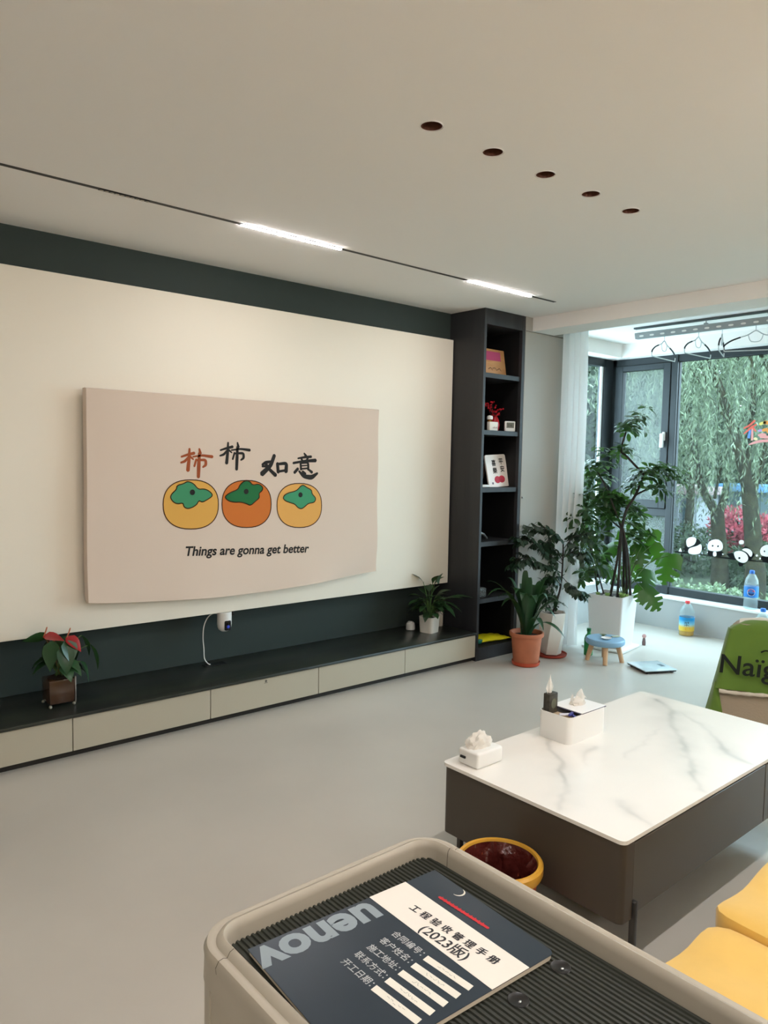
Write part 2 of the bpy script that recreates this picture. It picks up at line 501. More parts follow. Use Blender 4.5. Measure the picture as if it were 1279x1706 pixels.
CHARACTERS = [[[(1.8762, 1.4929, 0.0075), (1.9101, 1.504, 0.01), (1.9516, 1.514, 0.0125)], [(1.9244, 1.5372, 0.0088), (1.9215, 1.4791, 0.0138), (1.9151, 1.4182, 0.015)], [(1.9158, 1.4889, 0.0088), (1.8959, 1.4668, 0.0113), (1.8733, 1.46, 0.0075)], [(1.9301, 1.4937, 0.0088), (1.9473, 1.4794, 0.0063)], [(1.9849, 1.5386, 0.0075), (1.9907, 1.5147, 0.0125)], [(1.9459, 1.494, 0.0063), (2.0039, 1.503, 0.0088), (2.0645, 1.4959, 0.0125)], [(1.9661, 1.4784, 0.0088), (1.9545, 1.441, 0.0088)], [(1.9639, 1.4743, 0.0075), (2.0245, 1.4778, 0.0113), (2.026, 1.4483, 0.0125), (2.0077, 1.436, 0.0075)], [(1.9849, 1.5133, 0.0113), (1.9821, 1.4465, 0.015), (1.9792, 1.381, 0.0138)]], [[(2.1188, 1.5348, 0.0071), (2.1534, 1.546, 0.0095), (2.1958, 1.5561, 0.0119)], [(2.1679, 1.5788, 0.0083), (2.1652, 1.5215, 0.0131), (2.1589, 1.4616, 0.0143)], [(2.1593, 1.5312, 0.0083), (2.1391, 1.5094, 0.0107), (2.116, 1.5025, 0.0071)], [(2.1739, 1.536, 0.0083), (2.1916, 1.5221, 0.0059)], [(2.2297, 1.5806, 0.0071), (2.2358, 1.5571, 0.0119)], [(2.19, 1.5364, 0.0059), (2.2493, 1.5456, 0.0083), (2.3112, 1.5391, 0.0119)], [(2.2107, 1.5211, 0.0083), (2.1991, 1.4843, 0.0083)], [(2.2085, 1.5172, 0.0071), (2.2704, 1.521, 0.0107), (2.2721, 1.4919, 0.0119), (2.2534, 1.4798, 0.0071)], [(2.2298, 1.5556, 0.0107), (2.2272, 1.4899, 0.0143), (2.2246, 1.4254, 0.0131)]], [[(2.4846, 1.5085, 0.0138), (2.46, 1.4472, 0.015), (2.4006, 1.3991, 0.0188)], [(2.4017, 1.4538, 0.0088), (2.4248, 1.4683, 0.0113), (2.4732, 1.4724, 0.0088)], [(2.4232, 1.4612, 0.0113), (2.4468, 1.4278, 0.0113), (2.4942, 1.3906, 0.0138)], [(2.4018, 1.4432, 0.0075), (2.4416, 1.4435, 0.0088)], [(2.5088, 1.4599, 0.0125), (2.5144, 1.4094, 0.0125)], [(2.5054, 1.457, 0.0088), (2.5756, 1.4649, 0.0125), (2.571, 1.4139, 0.015)], [(2.5161, 1.4123, 0.0088), (2.5692, 1.4197, 0.0088)]], [[(2.7071, 1.5271, 0.0063), (2.7199, 1.511, 0.0113)], [(2.6603, 1.4953, 0.0063), (2.7092, 1.5034, 0.0088), (2.7589, 1.5072, 0.01)], [(2.6861, 1.4913, 0.0088), (2.697, 1.4766, 0.0075)], [(2.7363, 1.5009, 0.0088), (2.7239, 1.4814, 0.0075)], [(2.6262, 1.4655, 0.0088), (2.7006, 1.4781, 0.0088), (2.7931, 1.4838, 0.0138)], [(2.6793, 1.4661, 0.0088), (2.6834, 1.4262, 0.0088)], [(2.6793, 1.4646, 0.0063), (2.7385, 1.4712, 0.0088), (2.7391, 1.4265, 0.01)], [(2.6849, 1.4484, 0.005), (2.737, 1.4518, 0.005)], [(2.6833, 1.4291, 0.0063), (2.739, 1.4339, 0.0063)], [(2.6584, 1.429, 0.0113), (2.6357, 1.4068, 0.0113)], [(2.6693, 1.4143, 0.0075), (2.7054, 1.3817, 0.015), (2.7654, 1.3742, 0.0188), (2.8091, 1.4012, 0.0088)], [(2.6961, 1.4129, 0.0088), (2.716, 1.3981, 0.01)], [(2.7428, 1.425, 0.0075), (2.7667, 1.4086, 0.0113)]]]
CAPTION = (1.8936, 0.9323, 2.7455, 0.8953, 0.9807)
SCHEFF_STEMS = {'trunks': [[(-0.0102, 0.0164, 0.4626), (0.0137, -0.0221, 0.7358), (0.0233, -0.0376, 0.9807)], [(-0.0229, -0.058, 0.4504), (-0.0021, -0.0535, 0.7405), (0.0258, -0.0415, 0.9809)], [(0.084, -0.0785, 0.4669), (0.0735, -0.0616, 0.7359), (0.0282, -0.0454, 0.9811)], [(0.0473, -0.1331, 0.4641), (0.0489, -0.0978, 0.7418), (0.0306, -0.0493, 0.9813)], [(0.0956, -0.0402, 0.4353), (0.0723, -0.0407, 0.7337), (0.0453, -0.035, 0.9794)]], 'L': [(0.026, -0.0418, 0.9712), (0.0069, -0.0112, 1.0668), (-0.0248, 0.0779, 1.2912), (-0.0448, 0.1669, 1.4446)], 'R': [(0.026, -0.0418, 0.9712), (0.0421, -0.0679, 1.1276), (0.0585, -0.1321, 1.2512), (0.0753, -0.1783, 1.3961), (0.0648, -0.1613, 1.4432), (0.016, -0.0637, 1.5602), (0.0104, -0.0167, 1.6077), (0.0438, -0.0326, 1.7524)], 'RR': [(0.0585, -0.1321, 1.2512), (0.0656, -0.2196, 1.298), (0.0631, -0.2914, 1.3199)], 'M1': [(0.026, -0.0418, 0.9712), (0.0678, 0.0804, 1.0284), (0.1051, 0.2099, 1.108)], 'low': [(-0.0764, 0.0852, 0.4592), (-0.1316, 0.1172, 0.7307), (-0.2099, 0.1487, 0.9762), (-0.2374, 0.1928, 1.1195)], 'low2': [(0.0074, 0.0829, 0.451), (-0.0009, 0.1531, 0.6171), (-0.0163, 0.2159, 0.8365)]}
SCHEFF_CLUSTERS = [(0.0391, -0.063, 1.847, 0.15), (0.0418, -0.0105, 1.791, 0.1), (0.0523, -0.1411, 1.8077, 0.1), (0.0251, -0.0405, 1.5937, 0.06), (0.107, -0.3241, 1.4941, 0.16), (0.0881, -0.2368, 1.4215, 0.13), (0.143, -0.4201, 1.4637, 0.14), (0.0559, -0.128, 1.3707, 0.12), (0.0817, -0.3213, 1.3209, 0.1), (-0.112, 0.2374, 1.4819, 0.12), (-0.0257, 0.1552, 1.5331, 0.14), (0.0303, 0.103, 1.4367, 0.12), (-0.0264, 0.2323, 1.3591, 0.1), (-0.2113, 0.2457, 1.2619, 0.14), (-0.1073, 0.1729, 1.2393, 0.17), (0.0054, 0.105, 1.2161, 0.17), (-0.2374, 0.1928, 1.1195, 0.15), (-0.122, 0.1017, 1.1218, 0.18), (0.0655, 0.0841, 1.1419, 0.16), (0.1182, 0.0372, 1.2173, 0.12), (-0.2772, 0.2191, 1.0463, 0.12), (-0.1815, 0.1408, 0.9998, 0.16), (-0.0362, 0.0963, 0.997, 0.16), (0.1361, -0.0676, 1.0759, 0.13), (0.1834, -0.1059, 1.1502, 0.1), (-0.2199, 0.1648, 0.8537, 0.15), (-0.2713, 0.2095, 0.7304, 0.14), (-0.0982, 0.1583, 0.773, 0.15), (-0.2437, 0.1652, 0.587, 0.13), (-0.0949, 0.1529, 0.6002, 0.12), (0.0047, 0.1441, 0.8423, 0.14), (-0.2984, 0.2532, 0.8497, 0.12), (0.1745, -0.0916, 0.8798, 0.14), (0.2214, -0.1292, 0.979, 0.1)]
MONSTERA = [(0.1061, -0.3985, 0.6868, 0.25, 1.0), (0.1507, -0.2049, 0.5763, 0.2, 0.4), (0.0733, -0.3078, 0.43, 0.2, 0.9), (0.1918, -0.1194, 0.7585, 0.19, 0.2), (0.2747, -0.2151, 0.7632, 0.18, 0.5), (0.1676, -0.0424, 0.6275, 0.19, 0.1), (0.0038, 0.0318, 0.6072, 0.2, -0.2), (0.0869, 0.1255, 0.764, 0.19, -0.4), (0.0994, -0.198, 0.4587, 0.17, 0.3), (0.1724, 0.0256, 0.8439, 0.18, -0.1), (0.3002, -0.1423, 0.8775, 0.18, 0.5)]
HAPPY_STEMS = [[(0.0298, -0.0407, 0.3663), (0.0318, -0.0435, 0.5308), (0.0387, -0.0528, 0.7184), (0.038, -0.0519, 0.8812)], [(0.038, -0.0519, 0.8812), (-0.0141, -0.0147, 0.9502), (-0.0761, 0.0532, 0.9937), (-0.1511, 0.1387, 0.9995)], [(0.0387, -0.0528, 0.7184), (-0.0454, 0.0113, 0.7871), (-0.1378, 0.0866, 0.8781), (-0.234, 0.1503, 0.9146)], [(0.0374, -0.0512, 0.6483), (-0.0867, 0.0338, 0.7179), (-0.1781, 0.1078, 0.7626), (-0.2659, 0.1939, 0.75)], [(0.039, -0.0532, 0.8348), (0.0984, -0.1005, 0.9288), (0.1671, -0.1606, 0.9537)], [(0.0377, -0.0515, 0.7649), (0.1008, -0.1038, 0.8128), (0.1295, -0.1769, 0.7955)], [(0.0353, -0.0482, 0.6247), (0.0765, -0.1045, 0.5585), (0.1005, -0.1712, 0.5192)], [(0.034, -0.0465, 0.5545), (-0.037, -0.0172, 0.6271), (-0.064, -0.0141, 0.5129)], [(0.0382, -0.0522, 0.7417), (0.0448, 0.0234, 0.8265), (0.0435, 0.1098, 0.865)]]
CLIVIA = [(-0.2641, 0.175, 0.6237), (-0.3323, 0.1, 0.5357), (-0.0554, 0.1518, 0.6347), (0.0417, 0.109, 0.586), (-0.0141, 0.018, 0.7024), (0.0888, 0.0164, 0.5854), (0.1579, -0.0718, 0.6452), (0.2354, -0.0573, 0.5313), (0.0489, -0.1435, 0.4968), (0.2621, -0.1725, 0.419), (0.0453, -0.2201, 0.3777), (0.0055, -0.3314, 0.2644), (-0.1597, -0.2016, 0.5075), (-0.0852, -0.2156, 0.3068), (-0.2321, 0.053, 0.453), (-0.1342, 0.0091, 0.5373), (0.1372, -0.1752, 0.4697), (-0.1425, 0.1819, 0.4669), (-0.1564, 0.0375, 0.5884), (-0.0574, -0.0565, 0.6625), (0.1394, -0.0158, 0.6122), (0.2531, -0.0799, 0.4643), (-0.1851, -0.0881, 0.5139)]
ANTH_LEAVES = [(-0.1259, 0.0388, 0.5761), (-0.0719, -0.0825, 0.4625), (0.0, -0.1256, 0.4297), (0.1333, -0.0619, 0.3449), (0.1991, -0.0089, 0.4009), (0.0997, 0.0321, 0.4879), (0.1578, 0.0038, 0.5167), (-0.0663, 0.0518, 0.4938), (0.0047, -0.0015, 0.4628), (0.0279, -0.1132, 0.4984)]
ANTH_FLOWERS = [(-0.0266, -0.0127, 0.5719), (0.0546, -0.0691, 0.5404), (0.0192, 0.015, 0.5037)]
LILY = [(-0.1306, 0.1002, 0.66), (0.0069, -0.0768, 0.6487), (0.082, -0.0525, 0.6298), (-0.1421, 0.0695, 0.4949), (-0.175, 0.0318, 0.4286), (-0.0166, 0.0864, 0.5155), (0.0561, 0.0851, 0.5542), (0.1436, -0.071, 0.5223), (0.2566, -0.1819, 0.4589), (0.1355, -0.2032, 0.4756), (0.1217, -0.1896, 0.3766), (0.0547, -0.1939, 0.35), (-0.1332, -0.0374, 0.4793), (-0.0087, -0.1597, 0.4847), (-0.0923, -0.1196, 0.5096), (0.1655, -0.0224, 0.398), (0.0283, -0.0278, 0.5277)]
CHAIR = [(-0.0119, 0.0278, 0.6543), (-0.0335, 0.0783, 0.5758), (-0.0457, 0.1069, 0.4134), (-0.0649, 0.1518, 0.1657), (0.049, -0.1145, 0.6465), (-0.0252, 0.0589, 0.6275), (-0.0514, 0.12, 0.2683), (0.0562, -0.1314, 0.2723), (-0.0319, 0.0745, 0.3589), (0.054, -0.1263, 0.3846), (-0.0338, 0.079, 0.4639)]
CHAIR_AX = (0.9194, 0.3934)
DECAL = {'p1w1': [(3.3409, 0.7935), (3.3352, 0.8215), (3.3113, 0.8408), (3.2763, 0.8474), (3.2443, 0.8368), (3.2496, 0.8023), (3.2623, 0.7773), (3.2897, 0.7609), (3.3242, 0.7438)], 'p1w2': [(3.3167, 0.7068), (3.3131, 0.7346), (3.2857, 0.7511), (3.2373, 0.7662), (3.2005, 0.7936), (3.1885, 0.761), (3.1937, 0.7267), (3.2096, 0.698), (3.2614, 0.6869), (3.3074, 0.6907)], 'p1b1': [(3.356, 0.7371), (3.3431, 0.7658), (3.3207, 0.7441), (3.2897, 0.7609), (3.2589, 0.7777), (3.243, 0.8098), (3.2443, 0.8368), (3.2266, 0.8316), (3.2046, 0.8067), (3.2071, 0.7875), (3.2373, 0.7662), (3.2855, 0.7477), (3.3131, 0.7346), (3.3189, 0.7066), (3.3403, 0.7078), (3.3536, 0.7167)], 'p1b2': [(3.1921, 0.7641), (3.1822, 0.7718), (3.1731, 0.7559), (3.1803, 0.7349), (3.1908, 0.7372)], 'p1b3': [(3.3183, 0.8401), (3.3085, 0.8567), (3.2907, 0.8529), (3.2937, 0.8424)], 'p2w': [(3.139, 0.7728), (3.1326, 0.807), (3.1101, 0.8325), (3.0703, 0.845), (3.0368, 0.8428), (3.0092, 0.8223), (2.9995, 0.787), (3.0059, 0.7566), (3.0317, 0.7426), (3.0582, 0.7371), (3.1121, 0.7367), (3.1316, 0.7467)], 'p2e1': [(3.1263, 0.8176), (3.1238, 0.8359), (3.1071, 0.8395), (3.1099, 0.8292)], 'p2e2': [(3.03, 0.8401), (3.017, 0.8447), (3.0082, 0.829), (3.0103, 0.8176)], 'p2b1': [(3.1374, 0.6991), (3.1358, 0.7362), (3.1121, 0.7367), (3.0848, 0.7316), (3.0863, 0.6947), (3.1167, 0.6947)], 'p2b2': [(3.0527, 0.6951), (3.0561, 0.736), (3.0316, 0.7413), (3.0054, 0.7467), (2.9945, 0.728), (3.0029, 0.6974)], 'p2w2': [(3.0862, 0.7341), (3.0548, 0.7362), (3.0545, 0.6916), (3.0861, 0.6914)], 'p2i1': [(3.1009, 0.7834), (3.0946, 0.794), (3.0842, 0.7884), (3.087, 0.7768), (3.0971, 0.7757)], 'p2i2': [(3.0525, 0.7849), (3.0444, 0.7957), (3.0354, 0.7899), (3.0388, 0.7777), (3.0494, 0.7766)], 'p2d': [(3.1454, 0.7218), (3.1389, 0.7292), (3.1316, 0.7199), (3.138, 0.7112)], 'p2d2': [(3.0053, 0.7203), (2.9991, 0.7275), (2.992, 0.7184), (2.9982, 0.7091)], 'p3w': [(2.9071, 0.7441), (2.8758, 0.7618), (2.8376, 0.7645), (2.7988, 0.7493), (2.7783, 0.7192), (2.7798, 0.6868), (2.8069, 0.663), (2.8452, 0.665), (2.8848, 0.6877)], 'p3w2': [(2.8381, 0.7742), (2.8136, 0.7916), (2.7757, 0.7904), (2.7465, 0.7677), (2.7448, 0.7358), (2.7595, 0.7181), (2.7831, 0.7509), (2.8123, 0.7672)], 'p3b1': [(2.9647, 0.7247), (2.939, 0.7341), (2.9071, 0.7441), (2.8881, 0.6887), (2.9238, 0.6898), (2.9575, 0.7123)], 'p3b2': [(2.8123, 0.7672), (2.7831, 0.7509), (2.7595, 0.7181), (2.7448, 0.7358), (2.743, 0.7617), (2.7235, 0.7446), (2.735, 0.7273), (2.7521, 0.6965), (2.7796, 0.6836), (2.7783, 0.7192), (2.7988, 0.7493)], 'p3b3': [(2.8645, 0.6672), (2.8321, 0.6581), (2.81, 0.6607), (2.8241, 0.6266), (2.8563, 0.6324)], 'p3b4': [(2.8264, 0.7948), (2.8113, 0.8093), (2.7859, 0.8054), (2.7758, 0.7916), (2.8137, 0.7929)], 'p3i': [(2.8631, 0.7032), (2.854, 0.7121), (2.8409, 0.7057), (2.8466, 0.6921), (2.8594, 0.6919)], 'p4w': [(2.685, 0.7743), (2.6775, 0.8069), (2.6544, 0.8315), (2.6185, 0.8414), (2.5762, 0.8362), (2.5509, 0.8074), (2.5519, 0.7697), (2.5774, 0.7449), (2.6252, 0.7377), (2.6711, 0.744)], 'p4e': [(2.6716, 0.8107), (2.6666, 0.8321), (2.6457, 0.8406), (2.6424, 0.8346)], 'p4b': [(2.6771, 0.7402), (2.6252, 0.7377), (2.5774, 0.7449), (2.5473, 0.7389), (2.5443, 0.6828), (2.6101, 0.6812), (2.6719, 0.6994)], 'p4i': [(2.6547, 0.7807), (2.6493, 0.7921), (2.6398, 0.7855), (2.6439, 0.7711)], 'p4i2': [(2.5946, 0.7871), (2.5892, 0.7984), (2.5799, 0.7918), (2.5839, 0.7776)], 'p4d': [(2.7201, 0.7386), (2.7084, 0.7514), (2.6955, 0.7413), (2.7071, 0.726)], 'p4d2': [(2.6881, 0.7166), (2.6794, 0.7272), (2.671, 0.7173), (2.6795, 0.7049)], 'dot': [(2.8669, 0.8394), (2.8552, 0.8587), (2.833, 0.8608), (2.8196, 0.8472), (2.8249, 0.8273), (2.8468, 0.8206), (2.8631, 0.8268)], 'tri': [(3.4083, 0.7005), (3.392, 0.7368), (3.3758, 0.7005)]}
BRANCH = [(3.4407, 0.6936), (3.354, 0.696), (3.2338, 0.6953), (3.0557, 0.6895), (2.8977, 0.6876), (2.7084, 0.6919), (2.5269, 0.6911), (2.2968, 0.6881)]
LETTERING = [('red', [(2.8709, 1.8244, 0.0124), (2.8305, 1.8424, 0.0162), (2.7875, 1.883, 0.019)]), ('red', [(2.8684, 1.7761, 0.0095), (2.8367, 1.8049, 0.0162), (2.8054, 1.8335, 0.019), (2.7698, 1.8535, 0.0114)]), ('pink', [(2.8008, 1.8251, 0.0143), (2.8003, 1.7752, 0.019), (2.7977, 1.7251, 0.019)]), ('red', [(2.8054, 1.8335, 0.0143), (2.7882, 1.8166, 0.0143), (2.7708, 1.7955, 0.0114)]), ('blue', [(2.82, 1.8005, 0.019), (2.8275, 1.7463, 0.0238)]), ('cream', [(2.7757, 1.7333, 0.0238), (2.7633, 1.729, 0.0238)]), ('yellow', [(2.7376, 1.8569, 0.0238), (2.7022, 1.8684, 0.0238)]), ('orange', [(2.7022, 1.8684, 0.0285), (2.6622, 1.8633, 0.0333), (2.6074, 1.866, 0.0285)]), ('pink', [(2.7447, 1.762, 0.019), (2.7208, 1.7658, 0.0285), (2.6965, 1.7614, 0.0285)]), ('orange', [(2.7107, 1.8028, 0.0238), (2.6832, 1.8105, 0.0285), (2.6662, 1.7897, 0.0285)]), ('pink', [(2.728, 1.7494, 0.0238), (2.6797, 1.7448, 0.0238), (2.6009, 1.744, 0.0238)]), ('purple', [(2.7467, 1.7993, 0.019), (2.7267, 1.803, 0.019)]), ('orange', [(2.664, 1.8224, 0.019), (2.6211, 1.8297, 0.0238)]), ('pink', [(2.642, 1.8547, 0.019), (2.639, 1.7975, 0.0238), (2.6568, 1.7609, 0.019)]), ('pink', [(2.8201, 1.6835, 0.0095), (2.778, 1.7, 0.0219), (2.7181, 1.7142, 0.0238), (2.6386, 1.7157, 0.0257), (2.5605, 1.7132, 0.019)])]
TREE_LIMBS = {'T1': [('trunk', [(11.5, 4.76, -0.149, 0.26), (11.5, 4.794, 0.165, 0.23), (11.5, 4.854, 0.658, 0.21), (11.5, 4.922, 1.107, 0.19)]), ('a', [(11.5, 4.921, 1.089, 0.17), (11.4, 4.977, 1.466, 0.15), (11.3, 5.1, 1.957, 0.13), (11.2, 5.235, 2.492, 0.11), (11.1, 5.448, 3.124, 0.085), (11.0, 5.562, 3.615, 0.07)]), ('b', [(11.5, 4.893, 1.063, 0.14), (11.7, 4.891, 1.424, 0.11), (11.9, 4.869, 1.792, 0.09), (12.0, 4.813, 2.297, 0.07)]), ('c', [(11.5, 4.967, 1.286, 0.11), (11.6, 5.003, 1.83, 0.09), (11.7, 5.012, 2.56, 0.07), (11.8, 5.133, 3.212, 0.05)]), ('d', [(11.25, 5.139, 2.108, 0.04), (11.0, 5.273, 2.419, 0.03), (10.8, 5.419, 2.739, 0.022), (10.6, 5.562, 3.013, 0.016)])], 'T2': [('trunk', [(12.4, 5.706, -0.354, 0.25), (12.4, 5.737, 0.048, 0.22), (12.4, 5.778, 0.45, 0.2), (12.4, 5.814, 0.77, 0.19)]), ('a', [(12.4, 5.832, 0.729, 0.14), (12.3, 5.973, 0.996, 0.12), (12.2, 6.065, 1.347, 0.1), (12.1, 6.128, 1.947, 0.085), (12.0, 6.268, 2.645, 0.07), (12.0, 6.408, 3.352, 0.05)]), ('b', [(12.4, 5.761, 0.733, 0.12), (12.5, 5.733, 1.055, 0.1), (12.6, 5.754, 1.558, 0.085), (12.7, 5.836, 2.268, 0.07), (12.8, 5.832, 3.081, 0.05)]), ('c', [(12.4, 5.864, 0.949, 0.05), (12.3, 5.771, 1.256, 0.04), (12.2, 5.67, 1.555, 0.03)])], 'T3': [('trunk', [(14.5, 7.395, -0.763, 0.2), (14.5, 7.393, -0.025, 0.17), (14.5, 7.346, 0.831, 0.14), (14.5, 7.413, 1.675, 0.12)]), ('a', [(14.5, 7.41, 1.615, 0.1), (14.4, 7.561, 2.396, 0.08), (14.3, 7.644, 3.351, 0.06)]), ('b', [(14.5, 7.395, 1.555, 0.09), (14.6, 7.287, 2.398, 0.06), (14.7, 7.194, 3.234, 0.05)])]}
VEINS = [[(2.395, 1.775, 0.8), (2.277, 1.649, 1), (2.183, 1.548, 1), (2.091, 1.461, 1), (2.025, 1.397, 1.2), (1.903, 1.348, 0.8)], [(2.331, 1.776, 0.5), (2.395, 1.775, 0.8), (2.365, 1.718, 0.5)], [(3.169, 1.717, 1.6), (3.066, 1.589, 2.2), (2.918, 1.515, 1.6), (2.758, 1.387, 1.2), (2.614, 1.277, 1.2), (2.496, 1.204, 1), (2.393, 1.133, 0.6)], [(3.088, 1.573, 0.6), (3.039, 1.467, 0.5), (2.872, 1.298, 0.8), (2.787, 1.213, 1), (2.752, 1.12, 0.6)], [(2.107, 1.249, 0.5), (2.07, 1.174, 0.6), (2.046, 1.11, 0.4)], [(2.432, 1.565, 0.7), (2.329, 1.522, 0.6), (2.26, 1.487, 0.3)], [(2.922, 1.512, 0.4), (2.665, 1.5, 0.3), (2.435, 1.439, 0.3)]]
# ---------------------------------------------------------------- shared materials
WHITE = mat('ceiling_paint', 'EFECE8', rough=0.9)
WALLP = mat('wall_paint', 'E4DED2', rough=0.85)
DARKW = mat('dark_green_wall_paint', '2C3733', rough=0.7)
CREAM = mat('cream_board', 'EFE6D5', rough=0.6, bump=0.03, bscale=200)
FLOOR = mat('grey_microcement_floor', 'BFB9AF', rough=0.28, var=0.05, vscale=1.6, spec=0.5)
GREYP = mat('grey_door_panel', 'A39F96', rough=0.5)
LOWW = mat('low_wall_grey', 'AFB2B1', rough=0.6)
SILL = mat('white_stone_sill', 'EEF0EE', rough=0.25)
FRAME = mat('dark_grey_window_frame', '2B3134', rough=0.45)
GASKET = mat('black_gasket', '15181A', rough=0.6)
GLASS = glass_mat('window_glass', veil=0.010)
SCREEN = glass_mat('insect_screen_mesh', tint='E3EAE8', veil=0.15, veil_color='C9D2CF', gloss=0.0)
WPLAST = mat('white_plastic', 'ECEBE6', rough=0.35)
BPLAST = mat('black_plastic', '141516', rough=0.4)
CHAR = wood_mat('charcoal_wood_grain', '222326', '323233', scale=(1, 1, 0.12), rough=0.5)
CHARTOP = wood_mat('charcoal_stone_top', '1E2220', '33372F', scale=(0.5, 2.5, 1), rough=0.28, wave=5)
INNER = mat('shelf_interior', '0C0C0D', rough=0.6)
STEEL = mat('brushed_steel', 'B9BABA', rough=0.3, metal=1.0)

H = 2.611        # ceiling height
# ---------------------------------------------------------------- room shell
struct(G().box(-2.6, 6.39, -1.6, 4.3, -0.08, 0.0).build('floor', FLOOR))
DLX = [1.782, 2.090, 2.397, 2.701, 3.005]      # five recessed downlights
DLY, DLR = 1.858, 0.0362


def ceiling():
    g = G()
    def quad(x0, x1, y0, y1): g.add([(x0, y0, H), (x0, y1, H), (x1, y1, H), (x1, y0, H)], [(0, 1, 2, 3)])
    e = 0.06
    quad(-2.6, 4.95, -1.6, DLY - e); quad(-2.6, 4.95, DLY + e, 4.3)
    x = -2.6
    for c in DLX:
        quad(x, c - e, DLY - e, DLY + e); x = c + e
        n = 32; vs = []
        for i in range(n):
            a = 2 * math.pi * i / n; ca, sa = math.cos(a), math.sin(a)
            k = e / max(abs(ca), abs(sa))
            vs += [(c + DLR * ca, DLY + DLR * sa, H), (c + k * ca, DLY + k * sa, H)]
        g.add(vs, [(2 * i, 2 * i + 1, (2 * i + 3) % (2 * n), (2 * i + 2) % (2 * n)) for i in range(n)])
    quad(x, 4.95, DLY - e, DLY + e)
    g.box(-2.6, 4.95, -1.6, 4.3, H + 0.10, H + 0.16)
    return struct(g.build('ceiling', WHITE, origin=(1.2, 1.3, H)))


ceiling()
struct(G().box(4.95, 6.75, -1.6, 4.3, 2.632, 2.70).build('ceiling_bay', WHITE))
# television wall: a dark lower plane, a proud dark band under the ceiling
struct(G().box(-2.6, 4.60, 4.184, 4.3, 0, H).build('wall_north', DARKW))
struct(G().box(-2.6, 4.128, 4.047, 4.184, 2.36, H).build('trim_1', DARKW))
struct(G().box(-2.7, -2.6, -1.6, 4.3, 0, H).build('wall_west', WALLP))
struct(G().box(-2.6, 6.75, -1.7, -1.6, 0, 2.70).build('wall_south', WALLP))
# pier beside the tall shelf: a flush grey panel with a shadow gap under the wall strip
struct(G().box(4.597, 5.12, 3.72, 4.3, 0, 2.632).build('wall_pier', WALLP))
d = struct(G().rbox(4.597, 5.12, 3.70, 3.719, 0.0, 2.497, 0.002, 1).build('door_1', GREYP))
kn = G()
kn.lathe([(0.001, 0), (0.007, 0.002), (0.007, 0.012), (0.004, 0.015), (0.001, 0.016)], n=12)
kv = [(4.612 + x, 3.70 - z, 1.222 + y) for x, y, z in kn.v]
k2 = G(); k2.v = kv; k2.f = kn.f; k2.m = kn.m; k2.s = kn.s
k2.build('door_knob', STEEL, d)
struct(G().box(4.597, 5.12, 3.702, 3.72, 2.505, H).build('trim_2', GREYP))
# beam that separates the bay
struct(G().box(4.68, 4.95, -1.6, 3.70, 2.508, H).build('beam', WHITE))
# bay: low walls, sills, lintels
struct(G().box(6.385, 6.62, -1.6, 4.3, 0.0, 0.272).build('wall_east', LOWW))
struct(G().rbox(6.375, 6.62, -1.6, 4.07, 0.272, 0.292, 0.004, 2).build('trim_3', SILL))
struct(G().box(4.95, 6.385, 4.00, 4.3, 0.0, 0.352).build('wall_bay_side', LOWW))
struct(G().rbox(4.95, 6.385, 3.985, 4.3, 0.352, 0.372, 0.004, 2).build('trim_4', SILL))
struct(G().box(6.40, 6.75, -1.6, 4.3, 2.505, 2.632).build('wall_lintel_east', WHITE))
struct(G().box(4.95, 6.40, 3.985, 4.3, 2.505, 2.632).build('wall_lintel_side', WHITE))
struct(G().box(6.50, 6.62, -1.6, -0.2, 0.292, 2.505).build('wall_bay_end', WALLP))
struct(G().box(4.95, 5.15, 4.10, 4.3, 0.372, 2.505).build('wall_bay_pier', WALLP))

# ---------------------------------------------------------------- windows
XF = 6.52      # inner face of the east frame
YF = 4.15      # inner face of the side frame


